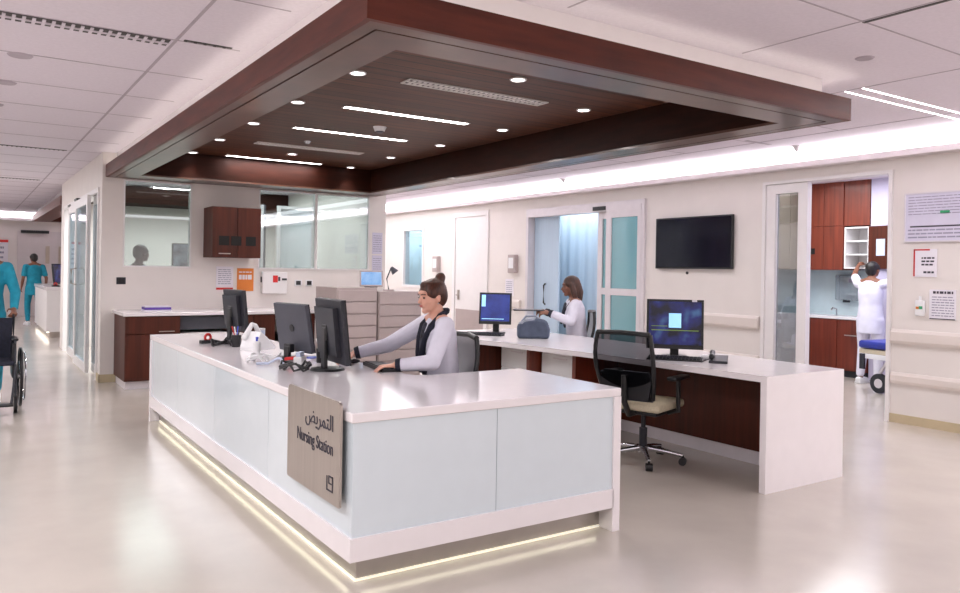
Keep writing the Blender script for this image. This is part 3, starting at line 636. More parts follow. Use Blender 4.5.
# tablet + lamp on grey cabinets
t = thing('tablet_computer', 'small screen glowing light blue on top of the grey cabinets', 'monitor', (2.86, 5.78, 1.262), R(-20))
tm = Matrix.Translation((0, 0, .115)) @ Matrix.Rotation(R(-14), 4, 'X')
B(-.15, 0, -.105, .15, .02, .105, .005, tm).build('housing', 'file_grey', t); B(-.13, -.003, -.085, .13, 0, .085, 0, tm).build('screen', 'screen_sky', t)
B(-.08, 0, 0, .08, .12, .01).box(-.02, .03, 0, .02, .05, .10).build('stand', 'dark_grey', t)
t = thing('desk_lamp', 'jointed grey desk lamp beside the small blue screen', 'lamp', (3.12, 5.80, 1.215))
MB().cyl((0, 0, 0), (0, 0, .02), .07).build('base', 'file_grey', t, True)
MB().tube([(0, 0, .02), (-.03, 0, .16), (.03, 0, .30)], .009).build('arm', 'dark_grey', t, True)
MB().cyl((.03, 0, .31), (.08, -.03, .24), .02, .05).build('lamp_shade', 'grey_plastic', t, True)
t = thing('printer', 'small grey and black device on the right grey cabinet', 'device', (3.13, 5.72, 1.215)) if 0 else None
t = thing('document_tray', 'purple and white tray of papers on the back counter under the left window', 'tray', (.52, 7.1, .925))
B(-.16, -.12, 0, .16, .12, .018, .004).build('tray', 'paper', t); B(-.155, -.115, .02, .155, .115, .05, .003).build('purple_folder', 'purple', t); B(-.15, -.11, .052, .15, .11, .062).build('paper_stack', 'paper', t)

# ------------------------------------------------------------------ task chairs
def chair(loc, rotz, lb, h=.50):
    # faces local +Y
    t = thing('task_chair', lb, 'chair', loc, rotz, group='mesh backed task chairs')
    B(-.24, -.22, h-.07, .24, .26, h, .03).build('seat', 'cream_fabric', t, True)
    B(-.20, -.19, h-.10, .20, .20, h-.072, .01).build('seat_pan', 'black_plastic', t)
    m = MB(); n = 9; P = []
    for i in range(n+1):
        u = i/n; z = h+.04+u*.50; y = -.25-.06*math.sin(u*2.4)-.07*u; wd = .20+.04*math.sin(u*PI*.9)+.01*u; P.append((wd, y, z))
    for s in (-1, 1): m.tube([(s*wd, y, z) for wd, y, z in P], .017)
    m.tube([(-P[-1][0], P[-1][1], P[-1][2]), (0, P[-1][1]-.03, P[-1][2]+.01), (P[-1][0], P[-1][1], P[-1][2])], .019)
    m.tube([(-P[0][0], P[0][1], P[0][2]), (0, P[0][1]-.03, P[0][2]), (P[0][0], P[0][1], P[0][2])], .02)
    m.build('back_frame', 'black_plastic', t, True)
    bm = MB(); G = []
    for wd, y, z in P: G.append([bm.bm.verts.new((wd*s, y-.03*(1-s*s), z)) for s in [-1+2*k/8 for k in range(9)]])
    for a, b in zip(G, G[1:]):
        for k in range(8): bm.bm.faces.new((a[k], a[k+1], b[k+1], b[k]))
    bm.build('back_mesh', 'mesh_fabric', t, True)
    m = MB(); m.prism([(-.19, h+.03), (.19, h+.03), (.215, h+.18), (.19, h+.25), (-.19, h+.25), (-.215, h+.18)], -.315, -.285, 'y'); m.build('lumbar_pad', 'black_plastic', t)
    MB().tube([(0, .0, h-.09), (0, -.25, h-.09), (0, -.33, h+.02), (0, -.335, h+.22)], .024).build('back_bracket', 'black_plastic', t, True)
    for s in (-1, 1):
        m = MB(); m.tube([(s*.20, .02, h-.09), (s*.285, .02, h-.07), (s*.29, 0, h+.18)], .018); m.build('arm_post', 'black_plastic', t, True)
        B(s*.29-.04, -.13, h+.18, s*.29+.04, .14, h+.21, .012).build('armrest', 'black_plastic', t, True)
    MB().cyl((0, 0, .09), (0, 0, .27), .032).cyl((0, 0, .25), (0, 0, h-.09), .018).build('post', 'dark_grey', t, True)
    MB().cyl((0, 0, .07), (0, 0, .13), .04, .05).build('hub', 'chrome', t, True)
    for k in range(5):
        a = 2*PI*k/5+.3; d = Vector((math.cos(a), math.sin(a), 0))
        MB().tube([Vector((0, 0, .11))+d*.03, Vector((0, 0, .095))+d*.18, Vector((0, 0, .075))+d*.31], [.024, .019, .014]).build('leg', 'chrome', t, True)
        p = d*.31; q = Vector((-d.y, d.x, 0))
        MB().cyl(p+Vector((0, 0, .03))-q*.025, p+Vector((0, 0, .03))+q*.025, .03).cyl(p+Vector((0, 0, .04)), p+Vector((0, 0, .075)), .01).build('caster', 'black_plastic', t, True)
    return t
ch = chair((3.03, 1.12, 0), R(18-90), 'black mesh back task chair with cream seat, empty at the white desk')
ch2 = dup(ch, (1.085, 1.368, 0), R(78.5), 'black mesh back task chair the auburn haired woman sits on')
ch3 = dup(ch, (4.265, 3.668, 0), R(56), 'task chair under the clinician seated behind the desk')
ch4 = dup(ch, (3.0, 2.62, 0), R(-60), 'x'); 
for o in list(ch4.children): bpy.data.objects.remove(o)
bpy.data.objects.remove(ch4)

# ------------------------------------------------------------------ people
def fingers(m, w, d, nrm, side, curl=.5, s=1):
    # w wrist point, d direction to fingertips, nrm = back-of-hand normal, side = +1 thumb towards d x nrm
    d = d.normalized(); nrm = (nrm-d*nrm.dot(d)).normalized(); u = d.cross(nrm)*side
    for k in range(5):
        c = w+d*(.018+.017*k)*s; m.ell(c, (.034*s, .034*s, .014*s), Matrix((u, d, nrm)).transposed() if side > 0 else Matrix((-u, d, nrm)).transposed(), 12)
    for k, (off, ln_) in enumerate(((.03, .070), (.010, .080), (-.011, .074), (-.031, .058))):
        p = w+d*.085*s+u*off*s; a = .15
        pts = [p]
        for seg_ in (.45, .30, .25):
            a += curl*.55+.06*k*curl; v = d*math.cos(a)-nrm*math.sin(a)+u*(off*1.2); p = p+v*ln_*seg_*s; pts.append(p)
        m.limb(pts, [.0098*s, .009*s, .0085*s, .0075*s], 8)
    p = w+d*.028*s+u*.03*s; q = p+(d*.6+u*.75-nrm*.25).normalized()*.036*s; r_ = q+(d*.95+u*.25-nrm*.35).normalized()*.03*s; e = r_+(d-nrm*.35).normalized()*.024*s
    m.limb([p, q, r_, e], [.014*s, .0115*s, .0105*s, .009*s], 8)
def remesh(o, vs, sm=3):
    r = o.modifiers.new('remesh', 'REMESH'); r.mode = 'VOXEL'; r.voxel_size = vs; r.use_smooth_shade = True
    s = o.modifiers.new('smooth', 'SMOOTH'); s.iterations = sm; s.factor = .5
def torso(m, pel, che, secs, seg=28):
    ax = che-pel; rings = []
    for u, rx, ry in secs:
        if u < 0: c = pel+Vector((0, 0, u))
        else: c = pel+ax*min(u, 1)+Vector((0, 0, max(0, u-1)*.36))
        rings.append([m.bm.verts.new(c+Vector((rx*math.cos(2*PI*k/seg), ry*math.sin(2*PI*k/seg), 0))) for k in range(seg)])
    for a, b in zip(rings, rings[1:]):
        for k in range(seg): m.bm.faces.new((a[k], a[(k+1) % seg], b[(k+1) % seg], b[k]))
    m.bm.faces.new(rings[0][::-1]); m.bm.faces.new(rings[-1])
def person(lb, loc, rotz, J, skin, hair, top, bottom, style, vox=.008, coat=True, sleeve='long', cuff=None, detail=True):
    """local frame: +Y forward, +X the person's right side. J: joints."""
    V = lambda k: Vector(J[k])
    t = thing('person', lb, 'person', loc, rotz)
    hd_ = V('head'); yaw, pit = J.get('look', (0, 0)); Rm = Euler((R(pit), 0, R(yaw)), 'XYZ').to_matrix()
    H = lambda x, y, z: hd_+Rm @ Vector((x, y, z))
    pel, che = V('pelvis'), V('chest'); nk = che+Vector((0, .0, .17))
    nk = V('neck') if 'neck' in J else nk
    m = MB()
    # torso
    torso(m, pel, che, [(-.10, .13, .09), (0, .155, .11), (.5, .125, .092), (1, .15, .102), (1.25, .15, .095), (1.45, .10, .07), (1.6, .05, .05)])
    m.limb([V('shoL'), nk, V('shoR')], [.048, .062, .048]); m.limb([nk, hd_+Rm @ Vector((0, -.02, -.06))], [.055, .05])
    # head
    m.ell(H(0, -.012, .028), (.074, .093, .083), Rm); m.ell(H(0, .018, -.03), (.062, .070, .080), Rm); m.ell(H(0, .064, -.090), (.024, .024, .020), Rm); m.ell(H(0, .03, -.07), (.05, .045, .035), Rm)
    m.limb([H(0, .083, .012), H(0, .098, -.012), H(0, .104, -.024)], [.008, .010, .012], 8)
    m.ell(H(0, .086, -.052), (.024, .010, .012), Rm, 10); m.ell(H(0, .074, .036), (.05, .016, .016), Rm, 10)
    for s in (-1, 1): m.ell(H(s*.076, -.008, -.008), (.009, .020, .030), Rm, 10); m.ell(H(s*.036, .058, -.02), (.026, .024, .028), Rm, 10)
    # arms
    for s, S in ((-1, 'L'), (1, 'R')):
        sh, el, wr = V('sho'+S), V('elb'+S), V('wri'+S)
        m.limb([sh, (sh+el)/2, el, el.lerp(wr, .35), wr], [.050, .045, .038, .036, .025])
        hdir = V('hdir'+S) if 'hdir'+S in J else (wr-el); nr = V('hn'+S) if 'hn'+S in J else Vector((0, 0, 1))
        dd = hdir.normalized(); nn = (nr-dd*nr.dot(dd)).normalized()
        fingers(m, wr, hdir, nr, 1 if dd.cross(nn).dot(V('thumb'+S) if 'thumb'+S in J else Vector((-s, 0, 0))) > 0 else -1, J.get('curl'+S, .5))
    for s, S in ((-1, 'L'), (1, 'R')):
        hp, kn, an = V('hip'+S), V('kne'+S), V('ank'+S)
        m.limb([hp, hp.lerp(kn, .4), kn, kn.lerp(an, .35), an], [.085, .078, .056, .055, .038])
        m.limb([an+Vector((0, -.03, -.04)), an+Vector((0, .14, -.055))], [.035, .028])
    body = m.build('body', skin, t, True); remesh(body, vox)
    # eyes, brows, lips
    if detail:
        m = MB()
        for s in (-1, 1): m.ell(H(s*.030, .0815, .004), (.0115, .006, .0065), Rm, 10)
        m.build('eyes', 'eye', body, True)
        m = MB()
        for s in (-1, 1): m.tube([H(s*.016, .0925, .026), H(s*.032, .0895, .031), H(s*.050, .076, .026)], .0025, 6)
        m.build('eyebrows', 'brow', body, True)
        m = MB(); m.ell(H(0, .0935, -.048), (.021, .006, .0035), Rm, 10); m.ell(H(0, .0925, -.056), (.018, .006, .0045), Rm, 10); m.build('lips', 'lip', body, True)
    # hair
    m = MB()
    m.ell(H(0, -.020, .040), (.083, .100, .086), Rm); m.ell(H(0, -.055, .005), (.076, .065, .09), Rm)
    for s in (-1, 1): m.ell(H(s*.060, .0, .035), (.026, .062, .045), Rm)
    if style == 'bun': m.limb([H(0, -.07, .085), H(0, -.088, .122)], [.036, .037]); m.ell(H(0, .030, .088), (.055, .045, .028), Rm)
    if style == 'long':
        for s in (-1, 1): m.limb([H(s*.070, -.01, .02), H(s*.080, -.02, -.07), H(s*.070, -.03, -.15)], [.034, .034, .026])
        m.limb([H(0, -.07, 0), H(0, -.08, -.08), H(0, -.075, -.16)], [.06, .062, .045])
    if style == 'nape': m.ell(H(0, -.085, .02), (.045, .04, .045), Rm)
    hr = m.build('hair', hair, t, True); remesh(hr, .008, 4)
    # clothes
    e = .016
    m = MB()
    hem = -.12 if J.get('seated') else -.24
    torso(m, pel, che, [(hem, .185, .135), (hem/2, .182, .134), (0, .178, .130), (.5, .158, .118), (1, .175, .124), (1.25, .172, .115), (1.42, .12, .085), (1.5, .08, .07)])
    m.limb([V('shoL'), nk+Vector((-.03, 0, -.035))], [.062, .05]); m.limb([V('shoR'), nk+Vector((.03, 0, -.035))], [.062, .05])
    for s, S in ((-1, 'L'), (1, 'R')):
        sh, el, wr = V('sho'+S), V('elb'+S), V('wri'+S)
        if sleeve == 'long': m.limb([sh, (sh+el)/2, el, el.lerp(wr, .4), el.lerp(wr, .88)], [.064, .060, .054, .050, .042])
        else: m.limb([sh, sh.lerp(el, .7)], [.064, .060])
    if coat == 'long' or coat is True:
        if J.get('seated'):
            for S in ('L', 'R'): m.limb([V('hip'+S), V('hip'+S).lerp(V('kne'+S), .55)], [.105, .09])
        else: pass
    tp = m.build('coat' if coat else 'shirt', top, t, True); remesh(tp, vox, 5)
    m = MB()
    for s, S in ((-1, 'L'), (1, 'R')):
        hp, kn, an = V('hip'+S), V('kne'+S), V('ank'+S)
        m.limb([hp, hp.lerp(kn, .4), kn, kn.lerp(an, .35), an+Vector((0, 0, .04))], [.098, .090, .070, .066, .055])
    torso(m, pel, che, [(-.12, .15, .11), (0, .163, .118), (.3, .15, .11)])
    tr = m.build('trousers', bottom, t, True); remesh(tr, vox*1.3, 4)
    for S in ('L', 'R'):
        an = V('ank'+S); m = MB(); m.limb([an+Vector((0, -.04, -.045)), an+Vector((0, .06, -.048)), an+Vector((0, .155, -.06))], [.044, .045, .036]); m.box(an.x-.042, an.y-.075, .0 if not J.get('seated') else an.z-.1, an.x+.042, an.y+.18, (.0 if not J.get('seated') else an.z-.1)+.03)
        s_ = m.build('shoe', 'white_plastic' if top != 'white_cloth' or J.get('seated') else 'white_plastic', t, True); remesh(s_, .008, 3)
    if cuff:
        for S in ('L', 'R'):
            el, wr = V('elb'+S), V('wri'+S); MB().cyl(el.lerp(wr, .86), el.lerp(wr, 1.0), .047, .040).build('cuff', cuff, t, True)
    return t, H, V
# seated woman at the counter
J = dict(seated=True, head=(.0, .045, 1.315), look=(14, -8), neck=(0, .0, 1.17), chest=(0, -.01, .99), pelvis=(0, -.06, .62), shoL=(-.165, .0, 1.125), shoR=(.165, .02, 1.125),
         elbL=(-.29, .13, .895), wriL=(-.185, .345, .872), hdirL=(.25, 1, -.1), hnL=(0, 0, 1), curlL=.35, thumbL=(1, 0, 0),
         elbR=(.27, .27, .96), wriR=(.33, .50, .90), hdirR=(-.1, 1, -.25), hnR=(0, 0, 1), curlR=.4, thumbR=(-1, 0, 0),
         hipL=(-.09, -.04, .60), kneL=(-.11, .36, .58), ankL=(-.11, .30, .10), hipR=(.09, -.04, .60), kneR=(.11, .36, .58), ankR=(.11, .34, .10))
t, H, V = person('woman with auburn bun in white coat seated typing at the counter', (1.235, 1.335, 0), R(78.5), J, 'skin_light', 'hair_auburn', 'white_cloth', 'navy_cloth', 'bun', .0065, True, 'long', 'navy_cloth')
m = MB()
for s in (-1, 1):
    m.tube([(s*.052, -.050, 1.215), (s*.088, .01, 1.185), (s*.092, .075, 1.115), (s*.062, .108, 1.03), (s*.038, .122, .93), (s*.03, .122, .80)], [.018, .023, .024, .022, .022, .016], 12)
m.tube([(-.052, -.050, 1.215), (0, -.072, 1.22), (.052, -.050, 1.215)], .019, 12)
m.build('scarf', 'navy_cloth', t, True)
m = MB(); m.ell((0, .085, .95), (.055, .042, .19)); m.build('blouse', 'pattern_cloth', t, True)
MB().ell(H(-.078, 0, -.045), .006).build('earring', 'chrome', t, True)
# seated clinician behind the desk
J = dict(seated=True, head=(.0, .045, 1.335), look=(0, -8), neck=(0, .0, 1.18), chest=(0, -.01, 1.0), pelvis=(0, -.06, .62), shoL=(-.16, .0, 1.13), shoR=(.16, .02, 1.13),
         elbL=(-.23, .06, .94), wriL=(-.15, .30, 1.03), hdirL=(.3, 1, 0), hnL=(-.6, 0, .8), curlL=.8, thumbL=(1, 0, .4),
         elbR=(.23, .06, .94), wriR=(.13, .32, 1.03), hdirR=(-.3, 1, 0), hnR=(.6, 0, .8), curlR=.8, thumbR=(-1, 0, .4),
         hipL=(-.09, -.04, .60), kneL=(-.10, .38, .60), ankL=(-.10, .36, .10), hipR=(.09, -.04, .60), kneR=(.10, .38, .60), ankR=(.10, .34, .10))
t, H, V = person('clinician with long brown hair in white coat seated behind the desk, holding a clipboard', (4.395, 3.583, 0), R(56), J, 'skin_brown', 'hair_brown', 'white_cloth', 'bluish_cloth', 'long', .009, True, 'long', 'navy_cloth')
m = MB()
for s in (-1, 1): m.tube([(s*.05, -.05, 1.21), (s*.07, .03, 1.17), (s*.05, .12, 1.05), (s*.02, .145, .90)], [.012, .014, .014, .012], 10)
m.build('stethoscope_tubing', 'navy_cloth', t, True)
m = MB(); m.ell((0, .10, 1.0), (.045, .035, .15)); m.build('blouse', 'pattern_cloth', t, True)
B(-.19, -.03, 1.05, -.172, .04, 1.12).build('badge', 'blue', t)
t.children[-1].location = (-.018, .02, -.02)
cb = thing('clipboard', 'black clipboard held flat in the seated clinician\'s hands', 'clipboard', (4.09, 3.80, 1.055), R(56))
B(-.13, -.02, -.008, .13, .33, .004, .003).build('board', 'black_plastic', cb); B(-.04, .29, .004, .04, .32, .016).build('clip', 'chrome', cb)
# nurse reaching into the cabinet (faces +X)
J = dict(head=(.0, .05, 1.60), look=(0, 8), neck=(0, .0, 1.45), chest=(0, 0, 1.27), pelvis=(0, 0, .95), shoL=(-.18, .0, 1.40), shoR=(.18, 0, 1.40),
         elbL=(-.33, .14, 1.52), wriL=(-.40, .36, 1.66), hdirL=(-.1, .8, .5), hnL=(0, -.6, .8), curlL=.7,
         elbR=(.27, .12, 1.46), wriR=(.22, .32, 1.62), hdirR=(0, .7, .7), hnR=(0, -.6, .8), curlR=.7,
         hipL=(-.095, 0, .90), kneL=(-.11, .02, .50), ankL=(-.12, -.02, .10), hipR=(.095, 0, .90), kneR=(.11, .03, .50), ankR=(.12, .0, .10))
person('nurse in white uniform seen from behind reaching into the open wall cabinet', (9.06, 2.70, 0), R(-90), J, 'skin_brown', 'hair_dark', 'white_cloth', 'white_cloth', 'nape', .01, True, 'short', None, False)
# man in teal far down the corridor
J = dict(head=(.0, .04, 1.62), neck=(0, .0, 1.48), chest=(0, 0, 1.29), pelvis=(0, 0, .97), shoL=(-.19, .0, 1.42), shoR=(.19, 0, 1.42),
         elbL=(-.25, -.03, 1.14), wriL=(-.25, .07, .92), hnL=(-1, 0, 0), thumbL=(0, 1, 0), elbR=(.25, -.08, 1.14), wriR=(.25, -.04, .90), hnR=(1, 0, 0), thumbR=(0, 1, 0),
         hipL=(-.095, 0, .92), kneL=(-.10, .12, .52), ankL=(-.10, .08, .10), hipR=(.095, 0, .92), kneR=(.10, -.02, .50), ankR=(.10, -.22, .12))
person('person in teal scrubs walking at the far end of the left corridor', (-.10, 18.4, 0), R(15), J, 'skin_brown', 'hair_dark', 'teal_cloth', 'teal_cloth', 'short', .014, False, 'short', None, False)
# person pushing the wheelchair (faces -Y)
J = dict(head=(.0, .05, 1.66), neck=(0, .0, 1.51), chest=(0, 0, 1.32), pelvis=(0, 0, .98), shoL=(-.19, .0, 1.45), shoR=(.19, 0, 1.45),
         elbL=(-.27, .03, 1.18), wriL=(-.25, .25, 1.0), hdirL=(0, 1, -.4), hnL=(-.5, 0, .8), curlL=1.1, elbR=(.27, .03, 1.18), wriR=(.25, .25, 1.0), hdirR=(0, 1, -.4), hnR=(.5, 0, .8), curlR=1.1,
         hipL=(-.095, 0, .93), kneL=(-.10, .12, .52), ankL=(-.10, .08, .10), hipR=(.095, 0, .93), kneR=(.10, -.02, .50), ankR=(.10, -.22, .12))
t, H, V = person('person in teal scrubs pushing a wheelchair at the left edge', (-1.30, 6.74, 0), R(180), J, 'skin_brown', 'hair_dark', 'teal_cloth', 'teal_cloth', 'short', .01, False, 'long', None, False)
# head behind the left window
J = dict(head=(.0, .05, 1.66), neck=(0, .0, 1.50), chest=(0, 0, 1.31), pelvis=(0, 0, .97), shoL=(-.18, .0, 1.44), shoR=(.18, 0, 1.44),
         elbL=(-.24, .03, 1.16), wriL=(-.2, .25, 1.05), hnL=(-.5, 0, .8), elbR=(.24, .03, 1.16), wriR=(.2, .25, 1.05), hnR=(.5, 0, .8),
         hipL=(-.095, 0, .92), kneL=(-.10, .02, .52), ankL=(-.10, 0, .10), hipR=(.095, 0, .92), kneR=(.10, .02, .50), ankR=(.10, 0, .10))
person('dark haired person behind the left observation window, only the head showing', (.46, 8.05, 0), R(-70), J, 'skin_dark', 'hair_dark', 'bluish_cloth', 'bluish_cloth', 'short', .01, False, 'short', None, True)

# ------------------------------------------------------------------ wheelchair (faces -Y)
wc = thing('wheelchair', 'black wheelchair pushed along the corridor at the left edge', 'wheelchair', (-1.30, 6.10, 0), R(180))
for s in (-1, 1):
    m = MB(); m.torus((s*.30, -.08, .31), (1, 0, 0), .295, .015, 40, 8); m.build('rear_wheel', 'black_plastic', wc, True); w_ = wc.children[-1]
    m = MB(); m.torus((s*.335, -.08, .31), (1, 0, 0), .25, .008, 36, 6); m.build('push_rim', 'chrome', w_, True)
    m = MB(); m.cyl((s*.28, -.08, .31), (s*.32, -.08, .31), .03)
    for k in range(12): a = k*PI/6; m.cyl((s*.30, -.08, .31), (s*.30, -.08+.285*math.cos(a), .31+.285*math.sin(a)), .003, seg=6)
    m.build('spokes', 'chrome', w_)
    m = MB(); m.cyl((s*.24-.015, .36, .085), (s*.24+.015, .36, .085), .085); m.build('caster_wheel', 'black_plastic', wc, True)
    m = MB(); m.tube([(s*.24, -.22, .30), (s*.24, -.22, .93), (s*.24, -.36, .96)], .012); m.tube([(s*.24, -.22, .47), (s*.24, .28, .47), (s*.24, .36, .16)], .012); m.tube([(s*.24, -.22, .70), (s*.24, .18, .70), (s*.24, .22, .47)], .011); m.tube([(s*.24, .28, .45), (s*.22, .42, .28), (s*.2, .50, .12)], .012)
    m.build('side_frame', 'dark_grey', wc, True)
    MB().cyl((s*.24, -.30, .96), (s*.24, -.42, .96), .018).build('handgrip', 'black_plastic', wc, True)
    B(s*.24-.03, -.18, .70, s*.24+.03, .16, .73, .01).build('armrest', 'black_plastic', wc)
    B(s*.23-.015, -.2, .33, s*.23+.015, .2, .68).build('side_guard', 'black_plastic', wc)
    B(s*.13-.08, .44, .10, s*.13+.08, .60, .115).build('footplate', 'black_plastic', wc)
B(-.23, -.22, .46, .23, .26, .50, .01).build('seat', 'navy_cloth', wc); B(-.23, -.24, .48, .23, -.20, .92, .01).build('backrest', 'navy_cloth', wc)

# ------------------------------------------------------------------ right wall things
t = thing('wall_television', 'black flat television mounted on the right wall', 'television', (WX, 3.675, 1.915))
B(-.06, -.645, -.345, -.02, .645, .345, .006).build('housing', 'black_plastic', t); B(-.062, -.625, -.325, -.060, .625, .325).build('screen', 'tv_black', t); B(-.02, -.2, -.15, 0, .2, .15).build('bracket', 'dark_grey', t)
MB().cyl((-.01, .12, -.40), (0, .12, -.40), .02).build('cable_outlet', 'black_plastic', t)
def bars(m, x, y0, y1, z0, z1, n, w=.35, seed=0):
    rn = random.Random(seed); h = (z1-z0)/n
    for k in range(n):
        z = z0+k*h+h*.3; a = y1
        while a > y0+.01:
            L_ = rn.uniform(.02, .06)*((y1-y0)/.3)**.5; b = max(y0, a-L_); m.box(x-.001, b, z, x, a, z+h*w); a = b-.008
t = thing('schedule_board', 'large white wall board with rows of entries at the right edge', 'board', (WX, .60, 2.11))
B(-.02, -.48, -.25, 0, .32, .25, .003).build('board', 'board_white', t)
m = MB(); frame(m, -.026, -.018, -.48, .32, -.25, .25, .012); m.build('frame', 'alu', t)
m = MB(); bars(m, -.0205, -.46, .28, .02, .22, 7, .3, 1); m.build('handwriting', 'ink_soft', t); m = MB(); bars(m, -.0205, -.46, .28, -.22, -.11, 3, .4, 2); m.build('notes', 'ink_soft', t)
m = MB(); m.box(-.0215, -.45, -.10, -.0205, .26, -.085); m.build('divider_line', 'ink', t); B(-.0215, -.12, .03, -.0205, -.03, .06).build('green_mark', 'green', t)
t = thing('wall_notice', 'white notice with red border in a holder below the schedule board', 'sign', (WX, .715, 1.655))
B(-.012, -.115, -.145, 0, .11, .135).build('holder', 'paper', t); B(-.013, .095, -.14, -.012, .11, .135).box(-.013, -.05, .12, -.012, .11, .135).build('red_border', 'red', t)
m = MB(); bars(m, -.0125, -.095, .03, -.04, .06, 3, .5, 5); bars(m, -.0125, -.095, .01, -.12, -.08, 1, .5, 6); m.build('print', 'ink', t)
m = MB(); m.box(-.016, -.115, -.145, -.013, .11, .09)
t = thing('wall_notice', 'printed notice sheet with heading beside the soap bottle on the right wall', 'sign', (WX, .54, 1.235))
m.bm.free()
B(-.008, -.125, -.145, 0, .125, .15).build('sheet', 'paper', t); m = MB(); bars(m, -.0085, -.10, .09, .10, .135, 1, .7, 7); m.box(-.0095, -.12, -.145, -.0085, .12, -.135); m.build('heading', 'ink', t)
m = MB(); bars(m, -.0085, -.11, .10, -.12, .09, 8, .35, 8); m.build('print', 'ink_soft', t)
t = thing('sanitizer_dispenser', 'white soap bottle holder with green mark on the right wall', 'dispenser', (WX, .745, 1.215))
B(-.05, -.045, -.10, 0, .045, .06, .015).build('bottle', 'white_plastic', t, True); MB().cyl((-.025, 0, .06), (-.025, 0, .10), .012).build('neck', 'white_plastic', t); B(-.052, -.035, -.03, -.05, .0, .0).build('green_mark', 'green', t); B(-.0525, 0, -.03, -.0505, .03, -.005).build('orange_mark', 'orange', t)
def disp(y, z, lb, h=.32, w=.2):
    t = thing('sanitizer_dispenser', lb, 'dispenser', (WX, y, z))
    B(-.09, -w/2, -h/2, 0, w/2, h/2, .012).build('housing', 'file_grey', t); B(-.094, -w/2+.03, -h/4, -.09, w/2-.03, h/3).build('window', 'white_plastic', t)
disp(7.70, 1.63, 'grey dispenser on the wall just left of the patient room opening')
disp(10.35, 1.62, 'grey dispenser on the wall between the white door and far window')
t = thing('wall_notice', 'white paper notice under the grey dispenser left of the patient room', 'sign', (WX, 7.85, 1.21)); B(-.006, -.12, -.15, 0, .12, .15).build('sheet', 'paper', t)
m = MB(); bars(m, -.0065, -.09, .09, -.12, .12, 7, .35, 11); m.build('print', 'ink_soft', t)

# partition wall things (facing -Y)
def barsx(m, y, x0, x1, z0, z1, n, w=.35, seed=0):
    rn = random.Random(seed); h = (z1-z0)/n
    for k in range(n):
        z = z0+k*h+h*.3; a = x0
        while a < x1-.01:
            b = min(x1, a+rn.uniform(.02, .06)); m.box(a, y-.001, z, b, y, z+h*w); a = b+.008
t = thing('wall_notice', 'white printed notice with red foot line left of the orange notice', 'sign', (1.485, WY, 1.34)); B(-.115, -.01, -.16, .115, 0, .16).build('sheet', 'paper', t)
m = MB(); barsx(m, -.0105, -.09, .09, -.09, .13, 8, .35, 3); m.build('print', 'ink_soft', t); B(-.115, -.012, -.16, .115, -.0105, -.13).build('foot_line', 'red', t)
t = thing('wall_notice', 'orange notice with white lettering on the partition wall', 'sign', (1.77, WY, 1.32)); B(-.115, -.01, -.16, .115, 0, .16).build('sheet', 'orange', t)
m = MB(); barsx(m, -.0105, -.09, .09, -.02, .06, 1, .8, 9); barsx(m, -.0105, -.09, .09, .09, .12, 1, .5, 10); m.build('print', 'paper', t)
t = thing('wall_control_box', 'white wall control box with red window beside the orange notice', 'box', (2.17, WY, 1.285)); B(-.18, -.08, -.16, .18, 0, .15, .01).build('housing', 'white_paint', t); B(-.03, -.083, -.0, .04, -.08, .10).build('red_window', 'red', t); B(.045, -.083, .02, .075, -.08, .08).build('dark_window', 'ink', t); B(-.19, -.06, .0, -.18, -.02, .08).box(.10, -.09, .03, .17, -.08, .06).build('latch', 'dark_grey', t)
for x, z, lb in ((.174, 1.295, 'black wall socket beneath the leftmost window'), (2.54, 1.28, 'small dark wall switch right of the control box, left of two'), (2.705, 1.28, 'small dark wall switch right of the control box, right of two')):
    t = thing('wall_switch', lb, 'switch', (x, WY, z)); B(-.055, -.012, -.045, .055, 0, .045, .004).build('plate', 'white_plastic' if x > 1 else 'dark_grey', t); B(-.035, -.018, -.03, .035, -.012, .03).build('rocker', 'black_plastic', t)
t = thing('wall_notice', 'faint printed sheets on the pillar right of the windows', 'sign', (3.80, WY, 1.78)); B(-.085, -.006, -.05, .085, 0, .28).build('sheet', 'board_white', t); B(-.085, -.006, -.38, .085, 0, -.07).build('sheet', 'board_white', t)
m = MB(); barsx(m, -.0065, -.07, .07, -.02, .25, 8, .3, 21); barsx(m, -.0065, -.07, .07, -.36, -.1, 8, .3, 22); m.build('print', 'ink_soft', t)

# ------------------------------------------------------------------ utility room
uc = thing('utility_cabinets', 'tall red-brown wood upper cabinets in the utility room', 'cabinet', (9.5, 4.0, 1.6))
B(0, -.62, 0, .48, .34, 1.33).build('carcass', 'wood_red', uc)
for y in (-.62, -.30, .02): B(-.018, y+.003, 0, 0, y+.317, .66, .003).build('cabinet_door', 'wood_red', uc); B(-.018, y+.003, .665, 0, y+.317, 1.33, .003).build('cabinet_door', 'wood_red', uc)
for y in (-.16, -.02, .12): B(-.024, y, .24, -.018, y+.08, .33).build('glove_opening', 'black_gap', uc)
B(0, -1.02, .66, .40, -.625, 1.33).build('upper_carcass', 'wood_red', uc)
oc = thing('open_wall_cabinet', 'white lined wall cabinet standing open in front of the reaching nurse', 'cabinet', (9.5, 3.18, 1.62))
m = MB(); m.box(.36, -.19, 0, .40, .19, .62); m.box(0, -.19, 0, .36, -.17, .62); m.box(0, .17, 0, .36, .19, .62); m.box(0, -.17, 0, .36, .17, .02); m.box(0, -.17, .60, .36, .17, .62)
m.build('carcass', 'white_paint', oc)
for z in (.20, .40): B(.01, -.17, z, .36, .17, z+.02).build('shelf', 'white_plastic', oc)
m = MB(); m.box(-.008, -.0, 0, .010, .40, .62); o = m.build('cabinet_door', 'wood_cab', oc); o.location = (-.0, -.19, 0); o.rotation_euler.z = R(180-8)
p = B(.012, .13, .19, .014, .27, .43).build('door_window', 'bluish_cloth', o)
